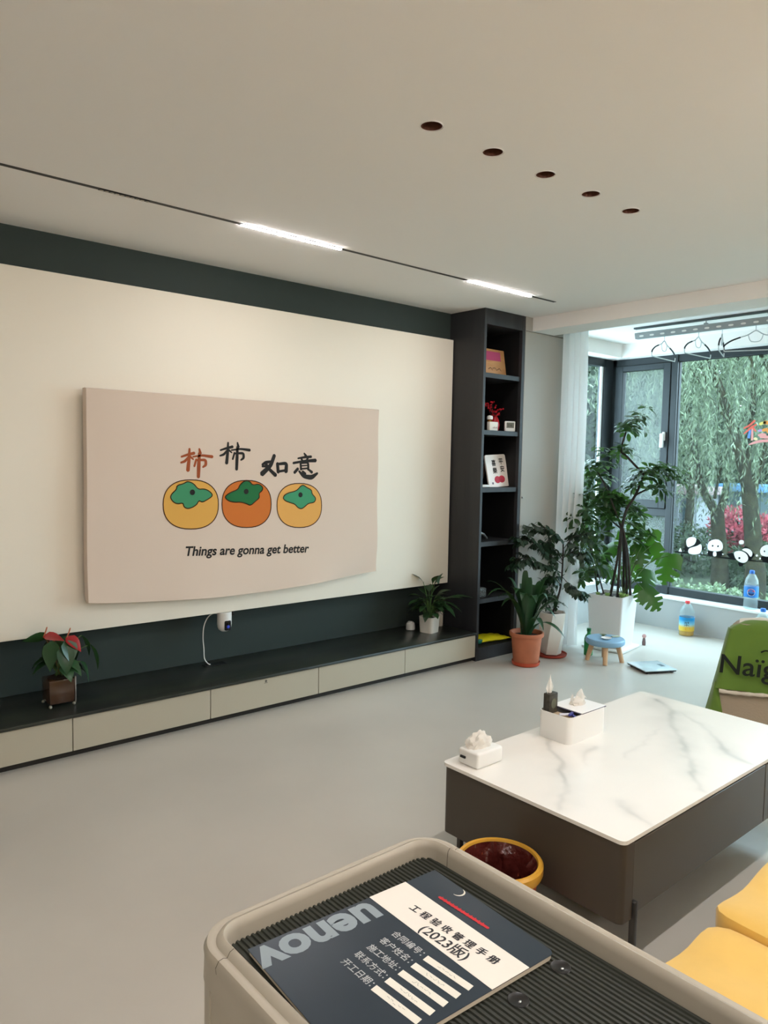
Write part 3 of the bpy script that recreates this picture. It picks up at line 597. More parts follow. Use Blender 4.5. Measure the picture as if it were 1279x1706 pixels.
def window_east():
    z0, z1 = 0.292, 2.505
    o = struct(G().box(XF, XF + .07, 4.115, 4.16, z0, z1).rbox(XF, XF + .07, -0.2, 4.16, 2.44, z1, 0.003, 1)
               .rbox(XF, XF + .07, -0.2, 4.16, z0, 0.362, 0.003, 1)
               .rbox(XF - .012, XF + .07, 3.478, 3.536, z0, z1, 0.003, 1)
               .rbox(XF - .012, XF + .07, 1.05, 1.11, z0, z1, 0.003, 1)
               .rbox(XF, XF + .07, 3.536, 4.12, 1.015, 1.085, 0.003, 1)
               .box(XF, XF + .07, -.2, -.15, z0, z1).build('window_1', FRAME))
    # opening sash, screened
    s = G()
    s.rbox(XF - .02, XF + .045, 4.028, 4.112, 1.088, 2.438, .004, 1).rbox(XF - .02, XF + .045, 3.54, 3.612, 1.088, 2.438, .004, 1)
    s.rbox(XF - .02, XF + .045, 3.60, 4.04, 1.088, 1.162, .004, 1).rbox(XF - .02, XF + .045, 3.60, 4.04, 2.385, 2.438, .004, 1)
    sash = s.build('sash', FRAME, o)
    G().box(XF + .02, XF + .026, 3.608, 4.03, 1.158, 2.39).build('pane', SCREEN, sash)
    h = G()
    h.rbox(XF - .04, XF - .018, 3.562, 3.588, 1.72, 1.80, .005, 2).rbox(XF - .065, XF - .038, 3.566, 3.600, 1.655, 1.785, .008, 2)
    lab(h.build('handle', WPLAST, sash), 'white lever handle on the dark sash')
    G().box(XF + .03, XF + .038, 3.53, 4.12, 0.36, 1.02).build('pane', SCREEN, o)
    G().box(XF + .03, XF + .038, 1.10, 3.482, 0.36, 2.445).build('pane', GLASS, o)
    G().box(XF + .03, XF + .038, -.16, 1.06, 0.36, 2.445).build('pane', GLASS, o)
    g = G()
    for a, b in ((3.474, 3.479), (1.109, 1.114)): g.box(XF + .018, XF + .03, a, b, 0.362, 2.44)
    g.box(XF + .018, XF + .03, 1.11, 3.478, 2.435, 2.44)
    g.build('gasket', GASKET, o)


def window_side():
    z0, z1 = 0.372, 2.505
    o = struct(G().box(6.37, 6.52, YF, YF + .07, z0, z1).rbox(5.15, 6.40, YF, YF + .07, 2.432, z1, .003, 1)
               .rbox(5.15, 6.40, YF, YF + .07, z0, .43, .003, 1).box(5.15, 5.22, YF, YF + .07, z0, z1)
               .box(6.52, 6.60, 4.15, 4.22, 0.292, z1).build('window_2', FRAME))
    G().box(5.21, 6.38, YF + .03, YF + .038, .42, 2.44).build('pane', GLASS, o)
    lab(G().box(6.338, 6.366, YF + .012, YF + .03, .43, 2.432).build('reveal_strip', WPLAST, o), 'pale edge strip of the pane')


window_east()
window_side()
# ---------------------------------------------------------------- television wall
tag(G().rbox(-2.5, 4.118, 4.0, 4.046, 0.557, 2.408, 0.004, 2).box(-2.5, 4.1, 4.046, 4.183, 0.60, 2.35).build('wall_board', CREAM),
    'large cream board lining the wall behind the covered television', 'wall panel')

COVER = mat('beige_stretch_fabric', 'D8C5B4', rough=0.9, bump=0.02, bscale=500, sheen=0.2)
INK = mat('black_print', '1D1A18', rough=0.8)
RUST = mat('rust_print', '9A4A22', rough=0.8)
tv = thing('television', 'wall-mounted television under a beige cover printed with three persimmons', 'television', (2.338, 3.98, 0.72))
lab(G().rbox(1.37, 3.308, 3.935, 3.985, 0.735, 1.822, .006, 2).box(1.9, 2.8, 3.985, 3.9985, 1.0, 1.6).build('screen_body', BPLAST, tv), 'black screen body and bracket hidden behind the cover')


def tv_cover():
    g = G(); NX, NZ = 72, 44
    x0, x1, zt, zb = 1.355, 3.322, 1.835, 0.722
    def P(i, j):
        s = i / NX; t = j / NZ
        sag = 0.050 * math.sin(math.pi * min(1, s * 1.02)) ** 0.8 * (1 - 0.45 * max(0, s - .55) / .45)
        zbot = zb - sag
        z = zt + (zbot - zt) * t
        low = max(0.0, (t - 0.80) / 0.20)
        y = 3.918 - 0.010 * low * math.sin(math.pi * s) + 0.009 * low ** 2 * math.sin(s * 17 + t * 5) * (0.35 + s)
        y += 0.004 * max(0, 1 - s * 12) * math.sin(t * 9) + 0.004 * max(0, (s - .93) * 14) * math.sin(t * 14)
        y -= 0.010 * max(0, s - .6) * low * math.sin((s * 20 + t * 24))
        return (x0 + (x1 - x0) * s + 0.004 * math.sin(t * 6) * (s < .5) - 0.003 * math.sin(t * 5), y, z)
    front = [[P(i, j) for i in range(NX + 1)] for j in range(NZ + 1)]
    vs = [p for row in front for p in row]
    fs = []
    W = NX + 1
    for j in range(NZ):
        for i in range(NX):
            fs.append((j * W + i, (j + 1) * W + i, (j + 1) * W + i + 1, j * W + i + 1))
    # edges folded back behind the screen
    ring = [(0, i) for i in range(W)] + [(j, NX) for j in range(1, NZ + 1)] + [(NZ, i) for i in range(NX - 1, -1, -1)] + [(j, 0) for j in range(NZ - 1, 0, -1)]
    base = len(vs)
    for dy, ins in ((0.012, -0.004), (0.045, -0.003), (0.060, 0.01)):
        for j, i in ring:
            x, y, z = front[j][i]
            cx = ins if i == 0 else (-ins if i == NX else 0)
            cz = -ins if j == 0 else (ins if j == NZ else 0)
            vs.append((x + cx, y + dy, z + cz + (0.02 * dy / .060 if j == NZ else 0)))
    n = len(ring)
    prev = [j * W + i for j, i in ring]
    for k in range(3):
        cur = list(range(base + k * n, base + (k + 1) * n))
        for a in range(n):
            b = (a + 1) % n
            fs.append((prev[a], prev[b], cur[b], cur[a]))
        prev = cur
    g.add(vs, fs, 0, True)
    return g.build('cover', COVER, tv)


cover = tv_cover()
PX, PZ = (1, 0, 0), (0, 0, 1)
YP = 3.9172      # print layer just off the cloth
pcols = [('pale orange', 'D9A54E', '3F8C63'), ('deep orange', 'C9702A', '1F6B3C'), ('light orange', 'DEA657', '3F9269')]
for k, ((pts, dot), cal, (nm, pc, gc)) in enumerate(zip(PERSIMMON, (CALYX1, CALYX2, CALYX3), pcols)):
    def outline(g, poly, y, w, mi):
        q = list(poly) + [poly[0], poly[1]]
        for a, b in zip(q[:-1], q[1:]): g.stroke([(a[0], a[1], w), (b[0], b[1], w)], (0, y, 0), PX, PZ, 0.0002, mi)
    g = G()
    g.prism(pts, (0, YP, 0), PX, PZ, 0.0003, 0)
    outline(g, pts, YP - .0004, 0.006, 1)
    # the leaf cap, densified and softened
    c = cal; 
    for _ in range(2):
        c = [q for i in range(len(c)) for q in ((c[i][0] * .75 + c[(i + 1) % len(c)][0] * .25, c[i][1] * .75 + c[(i + 1) % len(c)][1] * .25),
                                                (c[i][0] * .25 + c[(i + 1) % len(c)][0] * .75, c[i][1] * .25 + c[(i + 1) % len(c)][1] * .75))]
    g.prism(c, (0, YP - .0009, 0), PX, PZ, 0.0003, 2)
    outline(g, c, YP - .0013, 0.006, 1)
    g.prism([(dot[0] + .016 * math.cos(a * math.pi / 8), dot[1] + .016 * math.sin(a * math.pi / 8)) for a in range(16)], (0, YP - .0018, 0), PX, PZ, 0.0003, 3)
    ob = g.build('persimmon_print', [mat('persimmon_print', pc, rough=.85), mat('outline_print', '4A2A14', rough=.85), mat('leaf_print', gc, rough=.85), INK], cover)
    lab(ob, nm + ' persimmon print with a green leaf cap')
for k, st in enumerate(CHARACTERS):
    g = G()
    for i, s in enumerate(st): g.stroke([(a, b, w * (1.45 if k < 2 else 1.75)) for a, b, w in s], (0, YP - .0003 * (i % 3), 0), PX, PZ, 0.0002)
    lab(g.build('character_print', RUST if k == 0 else INK, cover), ('rust brown' if k == 0 else 'black') + ' brush character print')
ang = math.atan2(CAPTION[3] - CAPTION[1], CAPTION[2] - CAPTION[0])
g = G()
put_text(g, 'Things are gonna get better', 0.088, (CAPTION[0], YP, CAPTION[1]), (math.cos(ang), 0, math.sin(ang)), (-math.sin(ang), 0, math.cos(ang)),
         fit=math.hypot(CAPTION[2] - CAPTION[0], CAPTION[3] - CAPTION[1]), shear=0.14, bold=0.0022, spacing=1.0)
lab(g.build('caption_print', INK, cover), 'black slanted caption print')

# ---------------------------------------------------------------- media cabinet
LACQ = mat('greige_lacquer', 'B3AB98', rough=0.35)
cab = thing('media_cabinet', 'long low media cabinet with dark top and greige drawer fronts', 'cabinet', (0.8, 3.95, 0))
G().box(-2.4, 4.122, 3.722, 4.18, 0.034, 0.205).build('carcass', INNER, cab)
G().box(-2.4, 4.122, 3.735, 4.18, 0.0, 0.034).build('plinth', mat('dark_plinth', '25211C', rough=.6), cab)
G().rbox(-2.4, 4.122, 3.688, 4.182, 0.205, 0.222, .002, 2).build('countertop', CHARTOP, cab)
xs = [-1.8, -1.05, -0.30, 0.45, 1.1995, 1.9458, 2.6841, 3.4106, 4.122]
for a, b in zip(xs[:-1], xs[1:]):
    dr = G().rbox(a + .002, b - .002, 3.70, 3.721, 0.036, 0.203, .0015, 1).build('drawer_front', LACQ, cab)
    if abs(a - 1.9458) < .01:
        gg = G()
        gg.prism([(2.303 + .008 * math.cos(t * math.pi / 3 + math.pi / 2), .186 + .008 * math.sin(t * math.pi / 3 + math.pi / 2)) for t in range(6)], (0, 3.6999, 0), PX, PZ, .0006)
        gg.box(2.292, 2.314, 3.6993, 3.70, .174, .177)
        lab(gg.build('emblem', mat('grey_emblem', '5B574E', rough=.5), dr), 'small grey emblem sticker')
gr = G().rbox(2.10, 2.24, 4.05, 4.11, .2215, .2255, .001, 1).build('cable_flap', BPLAST, cab)

# ---------------------------------------------------------------- security camera
sc = thing('security_camera', 'white dome security camera hanging under the cream board', 'camera', (2.207, 4.03, 0.425))
g = G()
g.lathe([(0.001, 0.435), (0.020, 0.437), (0.034, 0.447), (0.041, 0.462), (0.044, 0.480), (0.044, 0.53), (0.043, 0.556)], (2.207, 4.025, 0), n=28)
g.build('housing', WPLAST, sc)
lens = G()
lens.rbox(-0.021, 0.021, -.006, .006, -.028, .028, .02, 4, edges='all')
lo = G(); lo.rbox(2.186, 2.228, 3.975, 3.992, 0.448, 0.508, .008, 3)
lb = lo.build('lens_window', mat('black_gloss', '0B0C12', rough=.1), sc)
gl = G(); gl.blob((2.206, 3.9745, .472), .010, 2, 0, squash=(1, .35, 1))
lab(gl.build('lens', mat('blue_lens', '27348F', rough=.1, emit=0.6), lb), 'glowing blue lens')
g = G().rbox(2.249, 2.262, 4.0, 4.04, .53, .552, .003, 2)
g.build('side_port', BPLAST, sc)
cp = [(2.165, 4.03, .548), (2.150, 4.06, .545), (2.128, 4.085, .520), (2.105, 4.09, .47), (2.098, 4.09, .40), (2.104, 4.09, .33), (2.108, 4.09, .27), (2.128, 4.088, .235), (2.146, 4.085, .2245)]
def smooth_pts(P, n=6):
    P = [Vector(p) for p in P]; out = []
    for i in range(len(P) - 1):
        p0, p1, p2, p3 = P[max(i - 1, 0)], P[i], P[i + 1], P[min(i + 2, len(P) - 1)]
        for k in range(n):
            t = k / n
            out.append(0.5 * ((2 * p1) + (p2 - p0) * t + (2 * p0 - 5 * p1 + 4 * p2 - p3) * t * t + (3 * p1 - p0 - 3 * p2 + p3) * t ** 3))
    out.append(P[-1]); return out
G().tube(smooth_pts(cp), .0032, 8).build('power_cable', WPLAST, sc)

# ---------------------------------------------------------------- tall open shelf
SX0, SX1, SY = 4.128, 4.594, 3.70
sh = thing('tall_shelf', 'tall charcoal open shelf column beside the cream board', 'shelf', (4.36, 3.95, 0))
G().rbox(SX0, SX0 + .026, SY, 4.18, 0, H - .001, .0015, 1).build('side_panel', CHAR, sh)
G().rbox(SX1 - .034, SX1, SY, 4.18, 0, H - .001, .0015, 1).build('side_panel', CHAR, sh)
G().box(SX0 + .026, SX0 + .028, SY + .03, 4.165, .1, 2.49).box(SX1 - .036, SX1 - .034, SY + .03, 4.165, .1, 2.49).build('darkening_liner', INNER, sh)  # thin black sheets added to darken the shelf interior
G().box(SX0 + .026, SX1 - .034, 4.165, 4.18, 0, H).build('back_panel', INNER, sh)
G().rbox(SX0 + .026, SX1 - .034, SY, 4.165, 2.497, H - .001, .0015, 1).build('top_board', CHAR, sh)
SHZ = [2.150, 1.730, 1.303, 0.896, 0.466]
for z in SHZ:
    G().rbox(SX0 + .026, SX1 - .034, SY + .012, 4.165, z - .036, z, .0015, 1).build('shelf_board', CHAR, sh)
G().rbox(SX0 + .026, SX1 - .034, SY, 4.165, 0, .096, .0015, 1).build('base_board', CHAR, sh)

# ---------------------------------------------------------------- track with lit linear lamps, spare downlights
TRK = mat('black_track', '0C0C0C', rough=.5)
struct(G().box(-2.0, 4.324, 3.222, 3.246, H - .0015, H + .0005).build('trim_5', TRK))
LIT = emit_mat('lit_diffuser', 'FCF6F5', LAMP)
LIT_FILL = emit_mat('fill_diffuser_sofa', 'FCF6F5', SOFA_FILL)


def linear_lamp(x0, x1, y, label, group, lit=None):
    t = thing('linear_lamp', label, 'lamp', ((x0 + x1) / 2, y, H - .012), group)
    G().rbox(x0, x1, y - .0115, y + .0115, H - .0038, H - .0016, .0008, 1).build('housing', TRK, t)
    G().rbox(x0 + .003, x1 - .003, y - .0095, y + .0095, H - .0065, H - .0035, .001, 2).build('diffuser', lit or LIT, t)
    return t


linear_lamp(1.852, 2.458, 3.234, 'longer-looking lit linear lamp in the ceiling track, above the television', 'lit track lamps')
linear_lamp(3.442, 4.059, 3.234, 'lit linear lamp near the end of the ceiling track by the shelf', 'lit track lamps')
gl = thing('grille_lamp', 'unlit black grille lamp in the ceiling track', 'lamp', (1.29, 3.234, H - .004))
G().rbox(1.178, 1.399, 3.223, 3.245, H - .004, H - .0016, .001, 1).build('housing', TRK, gl)
g = G()
for i in range(10):
    x = 1.19 + i * .0222
    g.lathe([(.0085, 0), (.006, .0012)], (x, 3.234, H - .0055), 12)
g.build('reflector', mat('grille_reflector', '8A8883', rough=.25, metal=1.0), gl)
# unseen lamps over the sofa and behind it, added to brighten the room
FILL_LAMPS = [(0.6, 1.4, 'unseen linear lamp added above the trolley end'), (2.2, 3.0, 'unseen linear lamp added above the coffee table')]
struct(G().box(-2.2, 4.3, .738, .762, H - .0015, H + .0005).build('trim_6', TRK))  # track to carry the added sofa lamps
for a, b, lb_ in FILL_LAMPS:
    linear_lamp(a, b, 0.75, lb_, 'added lamps over the sofa', LIT_FILL)
OPAL = emit_mat('fill_opal_globe', 'FCF6F5', GLOBE)  # unseen globes added to lift the ambient light
for x, y, lb_ in ((-.6, -1.0, 'unseen opal globe added as fill light behind the trolley'), (2.9, -1.15, 'unseen opal globe added as fill light behind the sofa')):
    t = thing('fill_globe', lb_, 'lamp', (x, y, 1.95), 'added fill globes')
    G().lathe([(.001, 0)] + [(.15 * math.sin(math.pi * k / 14), .15 - .15 * math.cos(math.pi * k / 14)) for k in range(1, 14)] + [(.001, .30)], (x, y, 1.95), 28).build('globe', OPAL, t)
    G().tube([(x, y, 2.25), (x, y, H)], .004, 8).lathe([(.05, -.02), (.05, 0)], (x, y, H - .001), 20).build('cord', BPLAST, t)

BRONZE = mat('dark_bronze_reflector', '6A4434', rough=.3, metal=.4, var=.3, vscale=80)
dl0 = None
dwhich = ['first', 'second', 'middle', 'fourth', 'fifth']
for i, x in enumerate(DLX):
    if dl0 is None:
        dl0 = o = thing('downlight', '', 'lamp', (x, 1.858, H), 'unlit ceiling downlights')
        G().lathe([(.0365, -.0022), (.0365, -.0005), (.0405, -.0003), (.0405, -.0022)], (x, 1.858, H), 32, caps=(False, False)).build('trim_ring', WHITE, o)
        g = G().lathe([(.0362, -.0004), (.034, .012), (.030, .034), (.024, .050), (.014, .056), (.001, .057)], (x, 1.858, H), 32, caps=(False, True))
        lamp_core = G().lathe([(.012, .040), (.013, .046), (.012, .056)], (x, 1.858, H), 16)
        lab(g.build('reflector', BRONZE, o), 'dark bronze reflector bowl')
        lamp_core.build('lamp_core', GASKET, o)
    else:
        o = copy_tree(dl0); o.location.x = x
    o['label'] = ['unlit recessed downlight farthest from the window, first of the row of five', 'unlit recessed downlight, second of the row counted from the end away from the window',
                  'unlit recessed downlight in the middle of the row of five', 'unlit recessed downlight, second of the row counted from the window end',
                  'unlit recessed downlight nearest the window beam, last of the row'][i]
# ---------------------------------------------------------------- things on the tall shelf
def lean(g, c, deg):
    """tip the collected geometry back about the X axis through c"""
    R = Matrix.Translation(c) @ Matrix.Rotation(math.radians(deg), 4, 'X') @ Matrix.Translation(-Vector(c))
    g.v = [tuple(R @ Vector(p)) for p in g.v]; return g


def turn(g, c, deg, axis='Z'):
    R = Matrix.Translation(c) @ Matrix.Rotation(math.radians(deg), 4, axis) @ Matrix.Translation(-Vector(c))
    g.v = [tuple(R @ Vector(p)) for p in g.v]; return g


PAPER = mat('paper_white', 'E9E4D8', rough=.8)
RED = mat('red_lacquer', 'A8161E', rough=.3)
z = SHZ[0]
pq = thing('wooden_plaque', 'light wood plaque with a pink panel on the top shelf', 'plaque', (4.36, 3.80, z))
ax = -10
lean(G().rbox(4.19, 4.505, 3.80, 3.815, z, z + .205, .003, 2), (4.36, 3.80, z), ax).build('board', wood_mat('pale_wood', 'B98552', 'C99B69', (1, 1, 6), .5), pq)
lean(G().rbox(4.22, 4.455, 3.7985, 3.80, z + .115, z + .185, .0005, 1), (4.36, 3.80, z), ax).build('pink_panel', mat('pink_panel', 'B0446C', rough=.6), pq)
g = G()
for i in range(3):
    g.stroke([(4.30 + .05 * i, z + .045 + .01 * (i % 2), .006), (4.33 + .05 * i, z + .06, .007), (4.345 + .05 * i, z + .04, .005)], (0, 3.7992, 0), PX, PZ, .0006)
lean(g, (4.36, 3.80, z), ax).build('engraving', mat('engraving_brown', '6B4A2B', rough=.7), pq)

z = SHZ[1]
vs_ = thing('red_vase', 'red vase with red berry sprigs on the second shelf', 'vase', (4.425, 3.835, z))
G().lathe([(.022, 0), (.034, .02), (.038, .05), (.030, .09), (.016, .115), (.018, .125)], (4.425, 3.835, z), 24).build('vase_body', RED, vs_)
g = G(); gb = G()
random.seed(5)
for i in range(16):
    a = random.uniform(0, 6.28); r = random.uniform(.02, .085); hh = random.uniform(.13, .23)
    p = (4.415 + r * math.cos(a), 3.85 + r * .6 * math.sin(a), z + hh)
    g.tube([(4.425, 3.835, z + .10), (4.415 + r * .4 * math.cos(a), 3.84 + r * .3 * math.sin(a), z + .13), p], .0015, 5)
    for k in range(3):
        q = [p[j] + random.uniform(-.012, .012) for j in range(3)]
        gb.blob(q, .008, 1, 0, seed=i)
g.build('twigs', mat('dark_twig', '3B1616', rough=.7), vs_)
gb.build('berries', mat('red_berry', 'B01424', rough=.3), vs_)
fg = thing('figurine', 'small gold figurine with a white cap in front of the red berries', 'figurine', (4.325, 3.80, z))
G().lathe([(.020, 0), (.024, .03), (.022, .06), (.016, .085), (.012, .09)], (4.325, 3.80, z), 20).build('body', mat('gold_glaze', '8A5A22', rough=.25, metal=.4), fg)
G().lathe([(.022, .086), (.024, .10), (.020, .112), (.001, .118)], (4.325, 3.80, z), 20).build('cap', WPLAST, fg)
g = G().rbox(4.265, 4.358, 3.745, 3.775, z, z + .066, .004, 2)
dc = thing('desk_card', 'small cream card block standing before the gold figurine', 'card', (4.31, 3.76, z))
g.build('block', PAPER, dc)
g = G()
for i in range(4): g.box(4.30 + i * .013, 4.306 + i * .013, 3.7438, 3.745, z + .018, z + .026 + .004 * (i % 2))
g.build('print', mat('pink_grey_print', '9C7672', rough=.8), dc)
ck = thing('digital_clock', 'white square digital thermometer clock beside the red vase', 'clock', (4.508, 3.76, z))
cc = (4.512, 3.76, 0)
turn(G().rbox(4.468, 4.556, 3.75, 3.770, z, z + .080, .007, 3), cc, -26).build('case', WPLAST, ck)
sc_ = turn(G().rbox(4.481, 4.543, 3.7486, 3.7505, z + .028, z + .070, .0005, 1), cc, -26).build('screen', mat('lcd_grey', '6D6E64', rough=.3), ck)
g = G()
for i, c_ in enumerate('26'): put_text(g, c_, .026, (4.492 + i * .020, 3.7483, z + .040), PX, PZ, .0003)
turn(g, cc, -26).build('digits', INK, sc_)

z = SHZ[2]
sg = thing('calligraphy_plaque', 'white rounded plaque with black calligraphy and red fruit on the third shelf', 'plaque', (4.42, 3.80, z))
ax = -11
lean(G().rbox(4.285, 4.535, 3.79, 3.803, z, z + .255, .02, 4), (4.42, 3.79, z), ax)
g = G()
bm = bmesh.new(); bmesh.ops.create_cube(bm, size=1)
for v in bm.verts: v.co = Vector((4.450 + v.co.x * .235, 3.796 + v.co.y * .012, z + (v.co.z + .5) * .252))
bmesh.ops.bevel(bm, geom=[e for e in bm.edges if abs(e.verts[0].co.y - e.verts[1].co.y) > 1e-4], offset=.016, segments=4, profile=.5, affect='EDGES')
g.from_bm(bm, 0, False)
cpt = (4.42, 3.79, z)
pb = turn(lean(g, cpt, ax), cpt, -3, 'Y').build('board', mat('white_ceramic', 'EFE3DA', rough=.35), sg)
for ch, x, zz in (('平', 4.436, .178), ('安', 4.440, .118), ('喜', 4.350, .168), ('樂', 4.352, .108)):
    g = put_bold(G(), ch, .052, (x + .045, 3.7893, z + zz), PX, PZ, .0012)
    turn(lean(g, cpt, ax), cpt, -3, 'Y').build('character_print', INK, pb)
g = G()
for x, zz, rx in ((4.438, .056, .034), (4.488, .058, .037)):
    g.prism([(x + rx * math.cos(t * math.pi / 12), z + zz + .028 * math.sin(t * math.pi / 12)) for t in range(24)], (0, 3.7897 - .0006 * (x > 4.46), 0), PX, PZ, .0005)
lab(turn(lean(g, cpt, ax), cpt, -3, 'Y').build('fruit_print', mat('red_fruit_print', 'C23347', rough=.6, var=.2, vscale=30), pb), 'two red fruit print')
g = G().box(4.370, 4.388, 3.7891, 3.7897, z + .022, z + .038)
turn(lean(g, cpt, ax), cpt, -3, 'Y').build('seal_print', mat('grey_seal', '6D6470', rough=.8), pb)
g = G()
g.lathe([(.12, 0), (.118, .008), (.09, .012), (.088, .02), (.001, .022)], (0, 0, 0), 36)
g.v = [(4.300 + x, 3.90 + -zz, z + .145 + y) for x, y, zz in g.v]
g.v = [(x, y + (zz - z) * .18, zz + 0.0) for x, y, zz in g.v]
lo_ = min(p[2] for p in g.v); g.v = [(p[0], p[1], p[2] - lo_ + z + .024) for p in g.v]
rd = thing('round_dish', 'brown patterned round dish standing behind the calligraphy plaque', 'dish', (4.285, 3.93, z))
g.build('dish', mat('brown_weave', '7B5E4A', rough=.7, var=.35, vscale=60), rd)
G().rbox(4.22, 4.35, 3.87, 3.95, z, z + .028, .004, 2).build('stand', mat('dark_stand', '2A211B', rough=.5), rd)
tag(G().rbox(4.195, 4.282, 3.745, 3.785, z, z + .020, .007, 3).build('white_case', WPLAST), 'small white case lying in front of the calligraphy plaque', 'case')

z = SHZ[3]
g = G()
g.tube([(4.19, 3.80, z + .06), (4.24, 3.80, z + .062), (4.29, 3.80, z + .045), (4.33, 3.80, z + .012)], [.010, .012, .011, .008], 12)
g.rbox(4.18, 4.20, 3.785, 3.815, z, z + .062, .004, 2)
tag(g.build('chrome_holder', mat('satin_metal', '8F908F', rough=.35, metal=.8)), 'curved silver holder on the fourth shelf', 'holder')
z = SHZ[4]
g = G().rbox(4.17, 4.28, 3.74, 3.86, z, z + .075, .012, 3)
tag(g.build('clear_box', glass_mat('clear_plastic', veil=.25, veil_color='C8CACA')), 'clear plastic box on the lowest shelf above the yellow bag', 'box')
z = .096
yb = thing('yellow_bag', 'crumpled yellow and green snack bag on the shelf base', 'bag', (4.33, 3.80, z))
g = G()
N1, N2 = 20, 12
vs = []
for s in (1, -1):
    for j in range(N2 + 1):
        for i in range(N1 + 1):
            u, v = i / N1, j / N2
            puff = (math.sin(math.pi * u) * math.sin(math.pi * v)) ** .5
            h_ = .028 * puff * (1 + .5 * noise.noise((u * 5, v * 5, 1.3))) + .006 * noise.noise((u * 11, v * 9, 4))
            vs.append((4.165 + .385 * u, 3.73 + .17 * v + .02 * math.sin(u * 5), z + .024 + (h_ if s > 0 else -.022 * puff)))
M_ = (N1 + 1) * (N2 + 1)
fs = []
for k in range(2):
    for j in range(N2):
        for i in range(N1):
            a = k * M_ + j * (N1 + 1) + i
            q = (a, a + 1, a + N1 + 2, a + N1 + 1)
            fs.append(q if k == 0 else tuple(reversed(q)))
g.add(vs, fs, 0, True)
g.build('bag_body', mat('yellow_foil', 'D9CB1E', rough=.35), yb)
g = G(); g.blob((4.215, 3.745, z + .035), .035, 2, .3, 4, (1.0, .35, .6))
lab(g.build('green_print', mat('green_foil', '0F5C4B', rough=.35), yb), 'dark green printed end')

# ---------------------------------------------------------------- coffee table
TX0, TX1, TY0, TY1, TZ = 1.879, 3.225, 1.098, 1.832, 0.42
TBR = mat('taupe_lacquer', '4A4239', rough=.45)
TFR = mat('taupe_drawer_front', '504A40', rough=.4)
ct = thing('coffee_table', 'coffee table with a white marble top and dark drawers', 'table', ((TX0 + TX1) / 2, (TY0 + TY1) / 2, 0))


def arc2(cx, cy, r, a0, n=6): return [(cx + r * math.cos(math.radians(a0 + 90 * k / n)), cy + r * math.sin(math.radians(a0 + 90 * k / n))) for k in range(n + 1)]


def tabletop():
    g = G(); NX, NY, r = 190, 104, .022
    def P(i, j):
        x = TX0 + (TX1 - TX0) * i / NX; y = TY0 + (TY1 - TY0) * j / NY
        for cx, cy, sx, sy in ((TX0 + r, TY0 + r, -1, -1), (TX1 - r, TY0 + r, 1, -1), (TX0 + r, TY1 - r, -1, 1), (TX1 - r, TY1 - r, 1, 1)):
            if (x - cx) * sx > 0 and (y - cy) * sy > 0:      # squeeze the corner square onto a quarter disc
                u, v = abs(x - cx) / r, abs(y - cy) / r
                m_ = max(u, v); l_ = math.hypot(u, v) or 1
                x, y = cx + sx * r * u * m_ / l_, cy + sy * r * v * m_ / l_
        return (x, y, TZ)
    vs = [P(i, j) for j in range(NY + 1) for i in range(NX + 1)]
    fs = [(j * (NX + 1) + i, j * (NX + 1) + i + 1, (j + 1) * (NX + 1) + i + 1, (j + 1) * (NX + 1) + i) for j in range(NY) for i in range(NX)]
    ring = [i for i in range(NX)] + [j * (NX + 1) + NX for j in range(NY)] + [NY * (NX + 1) + i for i in range(NX, 0, -1)] + [j * (NX + 1) for j in range(NY, 0, -1)]
    o = len(vs)
    vs += [(vs[k][0], vs[k][1], TZ - .012) for k in ring]
    n = len(ring)
    fs += [(ring[(k + 1) % n], ring[k], o + k, o + (k + 1) % n) for k in range(n)]
    fs.append(tuple(reversed(range(o, o + n))))
    g.add(vs, fs)
    ob = g.build('tabletop', marble_mat(), ct)
    at_ = ob.data.attributes.new('vein', 'FLOAT', 'POINT')
    vals = []
    for x, y, z in vs:
        wx = x + .030 * noise.noise((x * 7, y * 7, 0)) + .012 * noise.noise((x * 22, y * 22, 3))
        wy = y + .030 * noise.noise((x * 7, y * 7, 5)) + .012 * noise.noise((x * 22, y * 22, 8))
        t = 0
        for line in VEINS:
            for (ax_, ay_, aw), (bx_, by_, bw) in zip(line[:-1], line[1:]):
                dx, dy = bx_ - ax_, by_ - ay_
                s_ = max(0, min(1, ((wx - ax_) * dx + (wy - ay_) * dy) / (dx * dx + dy * dy + 1e-9)))
                d_ = math.hypot(wx - ax_ - dx * s_, wy - ay_ - dy * s_); w_ = aw + (bw - aw) * s_
                t = max(t, .30 * min(1, w_) * math.exp(-(d_ / (.007 + .005 * w_)) ** 2) + .20 * min(1.3, w_) * math.exp(-(d_ / (.042 * w_ + .010)) ** 2))
        vals.append(t * (.55 + .8 * max(0, .5 + noise.noise((x * 9, y * 9, 11)))))
    at_.data.foreach_set('value', vals)


tabletop()
# body outline in plan, its long front recessed between the corner posts
bx0, bx1, by0, by1, rr_ = TX0 + .006, TX1 - .006, TY0 + .006, TY1 - .006, .02
plan = arc2(bx1 - rr_, by1 - rr_, rr_, 0) + arc2(bx0 + rr_, by1 - rr_, rr_, 90) + arc2(bx0 + rr_, by0 + rr_, rr_, 180) + [(bx0 + .058, by0), (bx0 + .058, by0 + .03), (bx1 - .058, by0 + .03), (bx1 - .058, by0)] + arc2(bx1 - rr_, by0 + rr_, rr_, 270)
g2 = G().prism(plan, (0, 0, .165), PX, (0, 1, 0), .243)
g2.f[0:2] = []; g2.m[0:2] = []; g2.s[0:2] = []
g2.s = [True] * len(g2.s)
g2.box(bx0 + .02, bx1 - .02, by0 + .03, by1 - .02, .166, .18)
g2.build('body', TBR, ct)
G().rbox(TX0 + .074, 2.862, TY0 + .012, TY0 + .036, .168, .390, .002, 1).build('drawer_front', TFR, ct)
